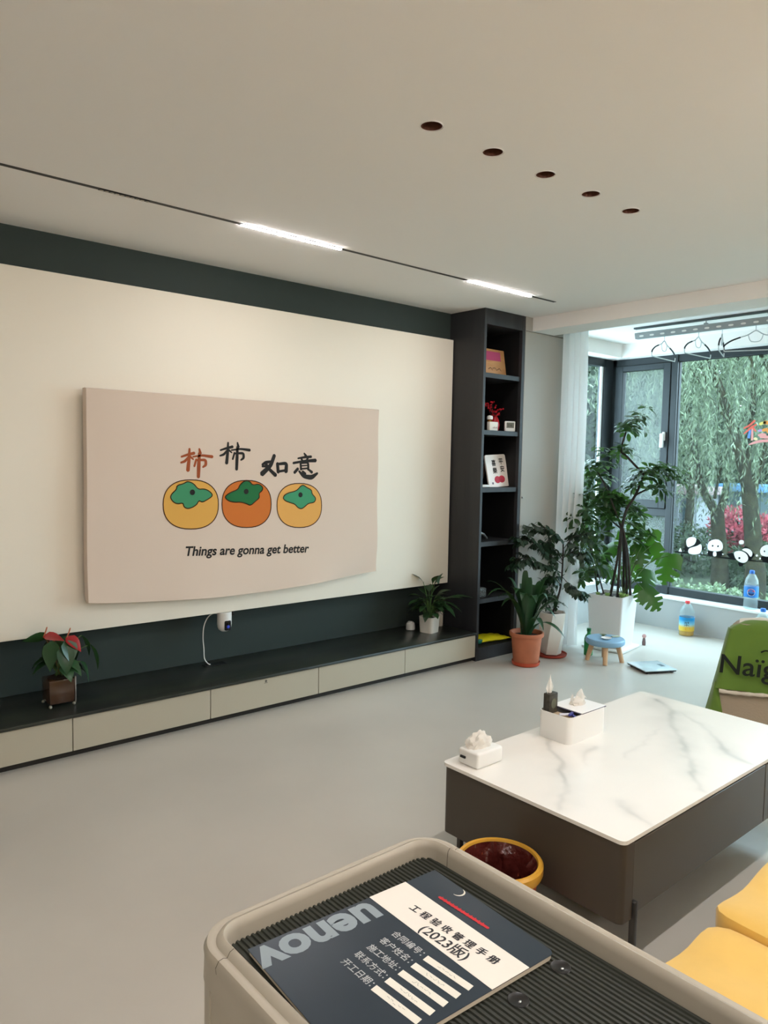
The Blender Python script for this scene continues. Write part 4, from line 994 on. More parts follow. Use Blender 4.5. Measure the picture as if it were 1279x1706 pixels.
G().rbox(2.866, TX1 - .074, TY0 + .012, TY0 + .036, .168, .390, .002, 1).build('drawer_front', TFR, ct)
for x in (TX0 + .076, TX1 - .076):
    for y in (TY0 + .006, TY1 - .03):
        G().rbox(x - .010, x + .010, y - .008, y + .010, 0, .215 if y < 1.4 else .166, .003, 2).build('leg', mat('dark_metal_leg', '4B4A48', rough=.35, metal=.7), ct)

# tissue box with a paper puff
def crumple(c, r, h_, seed, n=3, sx=1, sy=1):
    g = G()
    bm = bmesh.new(); bmesh.ops.create_icosphere(bm, subdivisions=n, radius=1)
    for v in bm.verts:
        d = v.co.normalized()
        k = 1 + .36 * noise.noise(d * 2.2 + Vector((seed, 0, 0))) + .16 * abs(noise.noise(d * 4 + Vector((0, seed, 0)))) + .03 * noise.noise(d * 9 + Vector((0, 0, seed)))
        v.co = Vector((c[0] + d.x * r * k * sx, c[1] + d.y * r * k * sy, c[2] + max(d.z, -.25) * h_ * k))
    g.from_bm(bm, 0, True); return g


def tissue_sheet(c, w, hgt, dirx, seed, lean_=(0, 0)):
    """a pulled-up folded sheet: an upright wavy fan"""
    g = G(); N, Mh = 18, 9
    dx, dy = dirx
    vs = []
    for j in range(Mh + 1):
        t = j / Mh
        for i in range(N + 1):
            s = i / N - .5
            ww = w * (.55 + .75 * t * (1 - .45 * t))
            wave = .13 * w * math.sin(s * 11 + seed + t * 2) * (1 - .3 * t) + .05 * w * noise.noise((s * 6, t * 5, seed))
            zz = hgt * t * (1 - 1.55 * abs(s + .12 * math.sin(seed * 3)) * t) + .05 * hgt * noise.noise((s * 4, seed, t * 3))
            vs.append((c[0] + dx * s * ww - dy * wave + lean_[0] * t * t, c[1] + dy * s * ww + dx * wave + lean_[1] * t * t, c[2] + zz))
    fs = [(j * (N + 1) + i, j * (N + 1) + i + 1, (j + 1) * (N + 1) + i + 1, (j + 1) * (N + 1) + i) for j in range(Mh) for i in range(N)]
    g.add(vs, fs, 0, True); return g


TISSUE = leaf_mat('tissue_paper', 'F6F2EA', rough=.95, island=0.0, translucent=.35)
tb = thing('tissue_box', 'small white plastic tissue box near the corner of the coffee table', 'tissue box', (1.985, 1.742, TZ))
G().rbox(1.918, 2.054, 1.696, 1.790, TZ, TZ + .058, .010, 4).build('box_body', WPLAST, tb)
G().rbox(1.912, 1.9185, 1.752, 1.776, TZ + .026, TZ + .034, .001, 1).build('brand_tab', GASKET, tb)
crumple((1.985, 1.752, TZ + .058), .05, .046, 3.1, 4, 1.12, .62).build('tissue', TISSUE, tb)

og = thing('desk_organiser', 'white organiser box holding a dark packet and tissues on the coffee table', 'organiser', (2.49, 1.70, TZ))
g = G(); OX0, OX1, OY0, OY1, OZ = 2.365, 2.612, 1.632, 1.782, .105
bm = bmesh.new(); bmesh.ops.create_cube(bm, size=1)
for v in bm.verts: v.co = Vector(((OX0 + OX1) / 2 + v.co.x * (OX1 - OX0), (OY0 + OY1) / 2 + v.co.y * (OY1 - OY0), TZ + (v.co.z + .5) * OZ))
bmesh.ops.bevel(bm, geom=[e for e in bm.edges if abs(e.verts[0].co.z - e.verts[1].co.z) > 1e-4], offset=.022, segments=5, profile=.5, affect='EDGES')
top = [f for f in bm.faces if f.normal.z > .9]
r_ = bmesh.ops.inset_region(bm, faces=top, thickness=.004, use_even_offset=True)
r2 = bmesh.ops.extrude_face_region(bm, geom=top)
for v in [e for e in r2['geom'] if isinstance(e, bmesh.types.BMVert)]: v.co.z -= .09
bmesh.ops.delete(bm, geom=top, context='FACES')
g.from_bm(bm)
g.build('box_body', WPLAST, og)
ld = G().rbox(2.448, OX1 - .002, OY0 + .003, OY1 - .003, TZ + OZ + .001, TZ + OZ + .004, .001, 1)
lid = ld.build('lid', mat('white_lid', 'F4F4F2', rough=.3), og)
G().rbox(2.446, OX1, OY0 + .001, OY1 - .001, TZ + OZ - .002, TZ + OZ + .001, .001, 1).build('lid_edge', mat('dark_lid_edge', '3E3A55', rough=.5), og)
crumple((2.535, 1.715, TZ + OZ + .006), .028, .022, 1.7, 3, 1.4, .8).build('tissue', TISSUE, og)
tissue_sheet((2.548, 1.715, TZ + OZ + .006), .055, .062, (.8, -.6), 2.0).build('tissue', TISSUE, og)
tissue_sheet((2.508, 1.725, TZ + OZ + .006), .036, .044, (.6, .8), 5.0).build('tissue', TISSUE, og)
G().rbox(2.372, 2.44, 1.64, 1.774, TZ + .015, TZ + .09, .003, 2).build('inner_tray', mat('tan_inner', 'C9B394', rough=.7), og)
pk = thing('paper_packet', 'dark patterned handkerchief packet standing in the organiser', 'packet', (2.40, 1.755, TZ + .09))
G().rbox(2.376, 2.432, 1.738, 1.768, TZ + .0905, TZ + .171, .004, 2).build('wrapper', mat('dark_olive_wrap', '3B3830', rough=.5, var=.35, vscale=90), pk)
g = G()
g.prism([(2.405 + .016 * math.cos(t * math.pi / 8), TZ + .13 + .02 * math.sin(t * math.pi / 8)) for t in range(16)], (0, 1.738, 0), PX, PZ, .0006)
g.build('emblem', mat('olive_print', '5E5F4C', rough=.6), pk)
tissue_sheet((2.394, 1.753, TZ + .165), .036, .085, (.8, -.5), 3.3).build('tissue', TISSUE, pk)
for i, (x, y, zz, rz) in enumerate(((2.428, 1.672, .101, 20), (2.412, 1.690, .098, -35), (2.425, 1.655, .096, 60))):
    g = G().rbox(-.022, .022, -.006, .006, -.004, .004, .003, 2)
    g.v = [tuple(Matrix.Rotation(math.radians(rz), 3, 'Z') @ Vector(p) + Vector((x, y, TZ + zz))) for p in g.v]
    tag(g.build('wrapped_sweet', mat('blue_white_wrap', '3B3F86' if i != 1 else 'D8D9E6', rough=.4)), ['blue wrapped sweet lying on top in the organiser', 'white wrapped sweet lying in the organiser', 'blue wrapped sweet at the front edge inside the organiser'][i], 'sweet', 'sweets in the organiser')

# ---------------------------------------------------------------- waste bin
wb = thing('waste_bin', 'orange waste bin with a yellow rim beside the coffee table', 'bin', (1.742, 1.44, 0))
BX, BY = 1.742, 1.44
G().lathe([(.092, 0), (.096, .004), (.118, .235), (.112, .235), (.090, .012), (.001, .010)], (BX, BY, 0), 40, caps=(True, False)).build('bucket', mat('orange_plastic', 'B5502A', rough=.4), wb)
G().lathe([(.116, .232), (.130, .236), (.134, .246), (.134, .268), (.128, .275), (.119, .274), (.115, .262), (.115, .232)], (BX, BY, 0), 48, caps=(False, False)).build('rim', mat('yellow_rim', 'D9A33A', rough=.35), wb)
g = G(); n = 72; vs = []
prof = [(.117, .268), (.114, .24), (.112, .21), (.109, .18), (.106, .15), (.10, .115), (.085, .09), (.06, .075), (.03, .07), (.0, .075)]
for j, (r, z) in enumerate(prof):
    for i in range(n):
        a = 2 * math.pi * i / n
        k = min(1, j) * (.030 * noise.noise((math.cos(a) * 4, math.sin(a) * 4, z * 25)) + .012 * noise.noise((math.cos(a) * 11, math.sin(a) * 11, z * 45)))
        rr = max(0, r - abs(k) - .002)
        vs.append((BX + rr * math.cos(a), BY + rr * math.sin(a), z + .02 * noise.noise((a * 3, j, 2)) * (j > 0)))
fs = [(j * n + i, (j + 1) * n + i, (j + 1) * n + (i + 1) % n, j * n + (i + 1) % n) for j in range(len(prof) - 1) for i in range(n)]
g.add(vs, fs, 0, True)
g.build('liner', mat('maroon_plastic_bag', '54211D', rough=.16, bump=1.0, bscale=28), wb)

# ---------------------------------------------------------------- trolley with ribbed tray and handbook
CX0, CX1, CY0, CY1, CZ = .407, .826, .16, .835, .9
GRG = mat('greige_powder_coat', 'ADA595', rough=.38)
tro = thing('trolley', 'greige cabinet trolley with a ribbed black tray top', 'trolley', ((CX0 + CX1) / 2, (CY0 + CY1) / 2, 0))


def rrect(x0, x1, y0, y1, r, n=8):
    P = []
    for cx, cy, a0 in ((x1 - r, y1 - r, 0), (x0 + r, y1 - r, 90), (x0 + r, y0 + r, 180), (x1 - r, y0 + r, 270)):
        for i in range(n + 1):
            a = math.radians(a0 + 90 * i / n)
            P.append((cx + r * math.cos(a), cy + r * math.sin(a)))
    return P


g = G().prism(rrect(CX0 + .004, CX1 - .004, CY0 + .004, CY1 - .004, .05), (0, 0, .09), PX, (0, 1, 0), .775)
g.build('body', GRG, tro)
g = G()
for x, y in ((CX0, CY1), (CX1, CY1)):
    pass
# four caster wheels
for x in (CX0 + .05, CX1 - .05):
    for y in (CY0 + .06, CY1 - .06):
        w = G(); w.lathe([(.012, -.012), (.034, -.012), (.036, -.006), (.036, .006), (.034, .012), (.012, .012)], n=20)
        w.v = [(x + zz, y + a, .036 + b) for a, b, zz in w.v]
        w.rbox(x - .018, x + .018, y - .02, y + .02, .06, .09, .003, 1)
        w.build('caster', GASKET, tro)
# rim swept round the tray, sectioned
sec = [(.000, -.040), (.001, -.012), (.000, -.004), (.004, .003), (.010, .004), (.015, .002), (.019, .008), (.024, .010), (.028, .006), (.029, -.002), (.030, -.026), (.014, -.040)]
NS = 14
outer = rrect(CX0, CX1, CY0, CY1, .058, NS)
cxm, cym = (CX0 + CX1) / 2, (CY0 + CY1) / 2
vs = []; R0 = .058
cent = [(CX1 - R0, CY1 - R0), (CX0 + R0, CY1 - R0), (CX0 + R0, CY0 + R0), (CX1 - R0, CY0 + R0)]
norm2 = []
for q in range(4):
    for i in range(NS + 1):
        a = math.radians(90 * q + 90 * i / NS); norm2.append((math.cos(a), math.sin(a)))
NP = len(outer); K = len(sec)
for i in range(NP):
    (x, y), (nx, ny) = outer[i], norm2[i]
    for d_, z_ in sec: vs.append((x - nx * d_, y - ny * d_, CZ + z_))
fs = [(i * K + k, ((i + 1) % NP) * K + k, ((i + 1) % NP) * K + (k + 1) % K, i * K + (k + 1) % K) for i in range(NP) for k in range(K)]
G().add(vs, fs, 0, True).build('rim', GRG, tro)
# thin dark joints between the corner mouldings and the straight rails
for s, xr, yj in ((-1, CX1, CY1 - .075), (1, CX0, CY1 - .075)):
    g = G()
    pts = [(xr + s * d_, CZ + z_) for d_, z_ in sec[1:11]]
    vs = []
    for q in range(len(pts)):
        a_, b_ = pts[max(q - 1, 0)], pts[min(q + 1, len(pts) - 1)]
        dx, dz = b_[0] - a_[0], b_[1] - a_[1]; l_ = math.hypot(dx, dz)
        nx, nz = (-dz / l_ * (1 if s > 0 else -1), dx / l_ * (1 if s > 0 else -1))
        for dy in (-.0005, .0005): vs.append((pts[q][0] + nx * .0003, yj + dy, pts[q][1] + nz * .0003))
    g.add(vs, [(2 * q, 2 * q + 1, 2 * q + 3, 2 * q + 2) for q in range(len(pts) - 1)])
    g.build('rim_joint', mat('joint_shadow_line', '4A443B', rough=.8), tro)
for xr, s in ((CX0, 1), (CX1, -1)):
    for yr, t_ in ((CY1, -1), (CY0, 1)):
        g = G()
        P5 = arc2(xr + s * .056, yr + t_ * .056, .054, {(1, -1): 90, (-1, -1): 0, (1, 1): 180, (-1, 1): 270}[(s, t_)], 10)
        P6 = [(xr + s * .056 + (px_ - xr - s * .056) * .9, yr + t_ * .056 + (py_ - yr - t_ * .056) * .9) for px_, py_ in P5]
        g.prism(P5 + P6[::-1], (0, 0, .09), PX, (0, 1, 0), .79)
        g.s = [True] * len(g.s)
        g.build('corner_post', GRG, tro)
# ribbed mat: real ribs running along Y
g = G()
mx0, mx1, my0, my1 = CX0 + .029, CX1 - .029, CY0 + .029, CY1 - .029
P_ = .0075; n = int((mx1 - mx0) / P_)
prof = []
for i in range(n):
    x = mx0 + i * P_
    prof += [(x, .0), (x + P_ * .14, .0022), (x + P_ * .52, .0022), (x + P_ * .68, 0)]
prof.append((mx1, 0))
zz = CZ - .018
vs = [(x, my0, zz + h_) for x, h_ in prof] + [(x, my1, zz + h_) for x, h_ in prof]
m_ = len(prof)
g.add(vs, [(i, i + 1, m_ + i + 1, m_ + i) for i in range(m_ - 1)])
g.build('ribbed_mat', mat('black_rubber_mat', '2B2E27', rough=.5), tro)
for x, y in ((.741, .512), (.657, .509)):
    g = G().lathe([(.0128, .0022), (.0122, .0028), (.0116, .0025), (.001, .0025)], (x, y, zz), 24, caps=(False, True))
    hb = g.build('tray_hole', mat('hole_black', '0A0A0A', rough=.3), tro)
    G().blob((x - .002, y - .004, zz + .0030), .0026, 1, 0, squash=(1, .7, .5)).build('hole_screw', STEEL, hb)

# handbook: u along the short side, v along the long side
hk = thing('handbook', 'dark blue handbook with a white title label lying on the trolley tray', 'book', (.61, .66, zz + .0022))
HU = Vector((-.0680, -.9977, 0)).normalized(); HV = Vector((-.9984, .0565, 0)).normalized()
HO = Vector((.7645, .7545, 0)); HUW, HVL = .229, .308
hz = zz + .0024
NAVY = mat('navy_cover', '26323D', rough=.28, var=.12, vscale=7)


def hbook(pts, z0, th): 
    g = G(); g.prism(pts, HO + Vector((0, 0, z0)), HU, HV, th); return g


# u x v points down, so build with v, u swapped to raise the layers
def layer(pts, z0, th):
    g = G(); g.prism([(b, a) for a, b in pts], HO + Vector((0, 0, z0)), HV, HU, th); return g


rect = lambda u0, u1, v0, v1: [(u0, v0), (u1, v0), (u1, v1), (u0, v1)]
rounded = [(0, 0), (HUW - .008, 0), (HUW - .002, .003), (HUW, .008), (HUW, HVL - .006), (HUW - .004, HVL), (0, HVL)]
layer([(u * .99 + .001, v * .99 + .001) for u, v in rounded], hz, .0065).build('pages', mat('page_edges', 'CFC4B0', rough=.8), hk)
hc = layer(rounded, hz + .0065, .0008).build('cover', NAVY, hk)
zt_ = hz + .0074
g = layer([(-.0005, .0559), (HUW, .0474), (HUW, .111), (-.0005, .1206)], zt_, .0003)
lb_ = g.build('title_label', mat('title_paper', 'E6E0D5', rough=.7), hc)
zt2 = zt_ + .0004
IK = mat('dark_grey_ink', '2E2F33', rough=.7)
def book_text(body, u0, v0, width, size, m, parent, name='text', tilt=-5, bold=.0, z_=zt2, spacing=1.0):
    a = math.radians(tilt)
    du = HU * math.cos(a) + HV * math.sin(a); dv = -(HV * math.cos(a) - HU * math.sin(a))
    g = G()
    for k in ((-1, 1) if bold else (0,)):
        put_text(g, body, size, HO + HU * u0 + HV * v0 + du * k * bold + dv * k * bold * .6 + Vector((0, 0, z_ + .00005 * k)), du, dv, .0002, fit=width)
    return g.build(name, m, parent)


book_text(' '.join('工程验收管理手册'), .051, .0920, .150, .0165, IK, lb_, 'title_text', -5.5, .0006)
book_text('(2023版)', .094, .1115, .078, .0165, IK, lb_, 'year_text', -5.5, .0004)
PALE = mat('pale_print', 'B9BDBD', rough=.6)
rows = ['合同编号：', '客户姓名：', '施工地址：', '联系方式：', '开工日期：']
WB = mat('white_field', 'E3DFD2', rough=.7)
for i, t_ in enumerate(rows):
    v0 = .1430 + i * .0205
    book_text(t_, .0800 + i * .0015, v0 + .002, .055, .012, PALE, hc, 'form_text', -4, .00015, zt_)
    u0 = .1405 + i * .001
    fb = layer([(u0, v0 - .0098), (u0 + .0715, v0 - .0185), (u0 + .0735, v0 - .0085), (u0 + .002, v0 + .0002)], zt_, .0003).build('form_field', WB, hc)
    g = G()
    random.seed(i)
    uu = u0 + .022
    for k in range(5):
        p0 = HO + Vector((0, 0, zt2))
        a, b = uu + k * .006, v0 - .0075 - k * .0007
        g.stroke([(b + random.uniform(-.002, .002), a, .0005), (b + random.uniform(-.002, .002), a + .003, .0005), (b + random.uniform(-.003, .003), a + .004, .0005)], p0, HV, HU, .0001)
    g.build('handwriting', mat('grey_pen', '8A8780', rough=.8), fb)
REDP = mat('red_print', 'C0202A', rough=.5)
g = G(); random.seed(3)
g.stroke([(.0405, .057, .0045), (.0375, .10, .0045), (.0342, .145, .0045)], HO + Vector((0, 0, zt_)), HV, HU, .0003)
for k in range(12):
    u0 = .060 + k * .0068; v_ = .0400 - k * .0005
    g.stroke([(v_ - .003, u0, .0016), (v_ + .003, u0 + random.uniform(0, .003), .0016)], HO + Vector((0, 0, zt_ + .0001)), HV, HU, .0003)
lab(g.build('red_line_print', REDP, hc), 'thin line of red print')
g = G()
arc = [(.0105 - .009 * math.cos(t * .35), .063 + .009 * math.sin(t * .35), .0006 + .0022 * math.sin(t / 9 * math.pi)) for t in range(10)]
g.stroke(arc, HO + Vector((0, 0, zt_)), HV, HU, .0003)
lab(g.build('crescent_print', WB, hc), 'white crescent print')
# large pale letters running along the spine edge, seen upside down
g = G()
put_text(g, 'uenov', .052, HO + HU * .008 + HV * .127 + Vector((0, 0, zt_)), HV, HU, .0002, fit=.182, bold=.0020)
g.build('large_letters', mat('pale_blue_grey_print', '8E9AA0', rough=.5), hc)

# ---------------------------------------------------------------- sofa
YEL = mat('yellow_velvet', 'E5BA5C', rough=.8, var=.05, vscale=9, bump=.03, bscale=30, sheen=.3)


def cushion(x0, x1, y0, y1, z0, z1, seed, puff=.02):
    g = G()
    bm = bmesh.new(); bmesh.ops.create_cube(bm, size=1)
    bmesh.ops.subdivide_edges(bm, edges=bm.edges[:], cuts=21, use_grid_fill=True)
    for v in bm.verts:
        p = v.co * 2
        q = Vector([math.copysign(abs(c) ** 1.0, c) for c in p])
        # round the edges
        e = .86
        s = [max(0, abs(c) - e) / (1 - e) for c in q]
        l = math.sqrt(sum(c * c for c in s))
        if l > 1:
            for k in range(3):
                if abs(q[k]) > e: q[k] = math.copysign(e + (1 - e) * s[k] / l, q[k])
        x = (x0 + x1) / 2 + q.x * (x1 - x0) / 2; y = (y0 + y1) / 2 + q.y * (y1 - y0) / 2; z = (z0 + z1) / 2 + q.z * (z1 - z0) / 2
        f = (1 - q.x ** 2) * (1 - q.y ** 2)
        if q.z > 0: z += puff * f + .012 * noise.noise((x * 6, y * 6, seed)) * q.z
        y += .012 * noise.noise((x * 5, z * 9, seed + 3)) * abs(q.y)
        v.co = Vector((x, y, z))
    g.from_bm(bm, 0, True)
    return g


so = thing('sofa', 'yellow upholstered sofa beside the trolley', 'sofa', (2.0, .3, 0))
G().rbox(1.0, 3.2, -.42, .74, .06, .26, .02, 3).build('base', YEL, so)
cushion(.98, 1.735, -.15, .775, .25, .415, 1.0).build('seat_cushion', YEL, so)
cushion(1.735, 2.48, -.15, .785, .25, .435, 2.0).build('seat_cushion', YEL, so)
cushion(2.48, 3.2, -.15, .775, .25, .425, 3.0).build('seat_cushion', YEL, so)
cushion(1.0, 3.2, -.42, -.14, .25, .80, 4.0, 0).build('backrest', YEL, so)
for x in (1.06, 3.12):
    for y in (-.36, .66): G().lathe([(.02, 0), (.026, .06)], (x, y, 0), 14).build('leg', BPLAST, so)
# ---------------------------------------------------------------- potted plants
SOIL = mat('dark_soil', '2B2119', rough=.95, bump=.6, bscale=120)
STEM = mat('green_stem', '4C6B38', rough=.5)
BARK = mat('dark_stem', '2A241D', rough=.7, bump=.3, bscale=80)
TERRA = mat('terracotta', 'B0694A', rough=.75, var=.12, vscale=9)
REDSAUCER = mat('red_brown_saucer', '9E3C2C', rough=.5)


def at(c, p): return Vector((c[0] + p[0], c[1] + p[1], p[2]))


def soil(c, r, z, parent, sq=None):
    g = G()
    if sq:
        vs = []; n = 10
        for j in range(n + 1):
            for i in range(n + 1):
                x = (i / n - .5) * 2 * r; y = (j / n - .5) * 2 * r
                ca, sa = math.cos(sq), math.sin(sq)
                vs.append((c[0] + x * ca - y * sa, c[1] + x * sa + y * ca, z + .012 * noise.noise((x * 30, y * 30, 1))))
        g.add(vs, [(j * (n + 1) + i, j * (n + 1) + i + 1, (j + 1) * (n + 1) + i + 1, (j + 1) * (n + 1) + i) for j in range(n) for i in range(n)], 0, True)
    else:
        g.lathe([(r, 0), (r * .6, .008), (r * .3, .004), (.001, .010)], (c[0], c[1], z), 24, caps=(False, True))
    return g.build('soil', SOIL, parent)


# --- anthurium with red flowers in a brown glass cube
AC = (1.2, 3.90)
an = thing('anthurium', 'red flowering anthurium in a brown square glass pot on the media cabinet', 'potted plant', (AC[0], AC[1], .222))
BRG = mat('brown_glass', '4A3527', rough=.12, coat=.5)
g = G().rbox(AC[0] - .068, AC[0] + .060, AC[1] - .064, AC[1] + .064, .240, .362, .006, 2, taper=.94)
g.build('pot', BRG, an)
g = G()
for sx in (-.062, .054):
    for sy in (-.058, .058):
        g.blob((AC[0] + sx, AC[1] + sy, .231), .009, 2, 0)
g.build('pot_foot', mat('glass_foot', '8C8C80', rough=.15), an)
g = G().rbox(AC[0] + .056, AC[0] + .063, AC[1] - .068, AC[1] - .060, .236, .372, .002, 1).build('corner_rod', STEEL, an)
soil(AC, .055, .364, an)
ALEAF = leaf_mat('anthurium_leaf', '2C4E2F', rough=.28, island=.22, translucent=.12, tcolor='40682C')
HEART = [.30, .95, 1.0, .88, .62, .30, 0.0]
gl = G(); gs = G()
random.seed(11)
for i, p in enumerate(ANTH_LEAVES):
    tipp = at(AC, p); b = Vector((AC[0] + random.uniform(-.02, .02), AC[1] + random.uniform(-.02, .02), .37))
    out = Vector((tipp.x - AC[0], tipp.y - AC[1], 0)); out = out.normalized() if out.length > .01 else Vector((-.8, -.6, 0))
    L = .15 if i % 3 else .125
    base = tipp - out * .045 + Vector((0, 0, L * .72)) if i not in (0,) else tipp + Vector((.075, 0, 0.01))
    if i == 0: d = Vector((-1, -.1, .15))
    else: d = (tipp - base)
    base.z = min(base.z, .56)
    gs.tube(smooth_pts([b, (b + base) / 2 + Vector((0, 0, .03)) - out * .01, base], 5), .0028, 6)
    gl.leaf(base, d, out + Vector((0, 0, .5)), L, .085, droop=.35, fold=.22, prof=HEART)
for k in range(12):
    a = random.uniform(0, 6.28); b = Vector((AC[0], AC[1], .37))
    base = b + Vector((.05 * math.cos(a), .05 * math.sin(a), random.uniform(.03, .10)))
    gs.tube([b, base], .0025, 5)
    gl.leaf(base, (math.cos(a), math.sin(a), -.35), (0, 0, 1), random.uniform(.08, .12), .07, droop=.7, fold=.2, prof=HEART)
gs.build('stems', STEM, an); gl.build('leaves', ALEAF, an)
AFL = leaf_mat('anthurium_flower', '9A1A20', rough=.25, island=.12, translucent=.15)
for i, p in enumerate(ANTH_FLOWERS):
    t = at(AC, p); g = G()
    d = [Vector((.9, -.5, -.15)), Vector((.7, -.6, -.75)), Vector((.8, -.5, -.1))][i]
    base = t - d.normalized() * .05
    g.leaf(base, d, (0, -.3, 1), .105, .085, droop=.35, fold=.18, prof=HEART)
    fo = g.build('flower', AFL, an)
    g = G(); g.tube(smooth_pts([base, base + Vector((.005, -.012, .02)), base + Vector((.012, -.02, .05))], 4), [.003] * 4 + [.0035] * 4 + [.002], 7)
    lab(g.build('spadix', mat('pink_spadix', 'C77B5A', rough=.5), fo), 'pale upright spadix')
    g = G(); g.tube(smooth_pts([Vector((AC[0], AC[1], .37)), (base + Vector((AC[0], AC[1], .37))) / 2 + Vector((.01, 0, .02)), base], 5), .0028, 6)
    g.build('flower_stem', mat('red_stem', '7A5A34', rough=.5), fo)

# --- peace lily in a white pot
LC = (3.86, 3.93)
lily = thing('peace_lily', 'leafy peace lily in a small white pot on the media cabinet', 'potted plant', (LC[0], LC[1], .222))
g = G()
bm = bmesh.new(); bmesh.ops.create_cube(bm, size=1)
for v in bm.verts:
    k = 1.0 if v.co.z > 0 else .9
    v.co = Vector((LC[0] + v.co.x * .128 * k, LC[1] + v.co.y * .128 * k, .222 + (v.co.z + .5) * .118))
bmesh.ops.bevel(bm, geom=[e for e in bm.edges if abs(e.verts[0].co.z - e.verts[1].co.z) > .05], offset=.03, segments=5, profile=.5, affect='EDGES')
top = [f for f in bm.faces if f.normal.z > .9]
bmesh.ops.inset_region(bm, faces=top, thickness=.006, use_even_offset=True)
r2 = bmesh.ops.extrude_face_region(bm, geom=top)
for v in [e for e in r2['geom'] if isinstance(e, bmesh.types.BMVert)]: v.co.z -= .02
bmesh.ops.delete(bm, geom=top, context='FACES')
turn(g.from_bm(bm), (LC[0], LC[1], 0), 12).build('pot', mat('white_ceramic_pot', 'DAD6CC', rough=.4), lily)
soil(LC, .05, .324, lily)
LLEAF = leaf_mat('lily_leaf', '2A4528', rough=.3, island=.3, translucent=.12, tcolor='4A6A2E')
LANCE = [.10, .45, .85, 1.0, .82, .45, 0.0]
gl = G(); gs = G(); random.seed(21)
b0 = Vector((LC[0], LC[1], .33))
for i, p in enumerate(LILY):
    t = at(LC, p); out = t - b0
    hor = Vector((out.x, out.y, 0)); hl = max(hor.length, .01)
    mid = b0 + hor * .32 + Vector((0, 0, max(out.z * .75, .11) + .02))
    gs.tube(smooth_pts([b0 + hor.normalized() * .01, (b0 + mid) / 2 - hor * .05, mid], 4), .0024, 6)
    d = t - mid; L = d.length
    L = max(L, .09)
    gl.leaf(mid, d + Vector((0, 0, L * .35)), Vector((0, 0, 1)) + hor * .2, L * 1.1, .062 + .016 * random.random(), droop=.65, fold=.25, prof=LANCE)
for k in range(34):
    a = random.uniform(0, 6.28); r = random.uniform(.02, .09); zz = random.uniform(.04, .15)
    base = b0 + Vector((r * math.cos(a), r * math.sin(a) * .8, zz))
    gs.tube([b0 + Vector((r * .15 * math.cos(a), r * .15 * math.sin(a), 0)), base], .002, 5)
    gl.leaf(base, (math.cos(a), math.sin(a), random.uniform(-.2, .5)), (0, 0, 1), random.uniform(.09, .14), .050, droop=.9, fold=.25, prof=LANCE)
# one dark curled leaf standing above the rest
gs.build('stems', STEM, lily); gl.build('leaves', LLEAF, lily)
g = G(); t = at(LC, LILY[1])
g.leaf(t + Vector((0, -.01, -.055)), (.1, -.05, 1), (.4, -.9, .1), .085, .062, droop=-.6, fold=-.35, prof=[.5, .95, 1, .9, .6, .1])
lab(g.build('curled_leaf', leaf_mat('dark_leaf', '33452B', rough=.45, island=0, translucent=.08), lily), 'dark curled leaf on top')

tag(G().lathe([(.028, 0), (.034, .004), (.034, .036), (.030, .052), (.018, .064), (.001, .067)], (3.79, 4.06, .222), 28)
    .build('night_light', mat('grey_white_plastic', 'C9C9C4', rough=.35)), 'small pale dome night light beside the peace lily', 'night light')
tag(G().lathe([(.027, 0), (.029, .003), (.029, .112), (.026, .118), (.012, .119), (.011, .126), (.001, .127)], (4.065, 4.03, .222), 28)
    .build('canister', mat('cream_canister', 'CFC7B8', rough=.4)), 'cream cylinder canister behind the peace lily pot', 'canister')

# --- clivia in terracotta
CC = (4.375, 3.425)
cl = thing('clivia', 'strap-leaved clivia in a terracotta pot before the tall shelf', 'potted plant', (CC[0], CC[1], 0))
G().lathe([(.088, .012), (.094, .03), (.112, .215), (.124, .217), (.127, .228), (.126, .244), (.120, .247), (.112, .244), (.106, .20), (.09, .19)], (CC[0], CC[1], 0), 40, caps=(True, False)).build('pot', TERRA, cl)
G().lathe([(.092, 0), (.100, .006), (.104, .030), (.100, .030), (.095, .010), (.001, .009)], (CC[0], CC[1], 0), 40, caps=(True, False)).build('saucer', mat('orange_saucer', 'B5492B', rough=.5), cl)
soil(CC, .105, .215, cl)
CLEAF = leaf_mat('clivia_leaf', '26442B', rough=.32, island=.28, translucent=.12, tcolor='527034')
STRAP = [.75, .9, 1.0, 1.0, 1.0, .98, .95, .88, .72, .45, 0.05]
random.seed(4)


def strap(b, t, width, sag, parent, name='leaf'):
    """a strap leaf arching from b to t"""
    g = G()
    hor = Vector((t.x - b.x, t.y - b.y, 0)); L = (t - b).length
    c1 = b + Vector((0, 0, max(.12, (t.z - b.z) * .55 + sag))) + hor * .18
    c2 = b + hor * .62 + Vector((0, 0, (t.z - b.z) * 1.0 + sag))
    side = hor.cross(Vector((0, 0, 1)))
    side = side.normalized() if side.length > .02 else Vector((.62, -.78, 0))
    N = len(STRAP) - 1; vs = []; prev = None
    for i in range(N + 1):
        s = i / N
        p = b * (1 - s) ** 3 + c1 * 3 * s * (1 - s) ** 2 + c2 * 3 * s * s * (1 - s) + t * s ** 3
        q = b * (1 - s - .01) ** 3 + c1 * 3 * (s + .01) * (1 - s - .01) ** 2 + c2 * 3 * (s + .01) ** 2 * (1 - s - .01) + t * (s + .01) ** 3
        nrm = side.cross((q - p).normalized())
        w = width / 2 * STRAP[i]
        vs += [p - side * w + nrm * w * .22, p, p + side * w + nrm * w * .22]
    fs = []
    for i in range(N):
        a = i * 3
        fs += [(a, a + 1, a + 4, a + 3), (a + 1, a + 2, a + 5, a + 4)]
    g.add(vs, fs, 0, True)
    return g.build(name, CLEAF, parent)


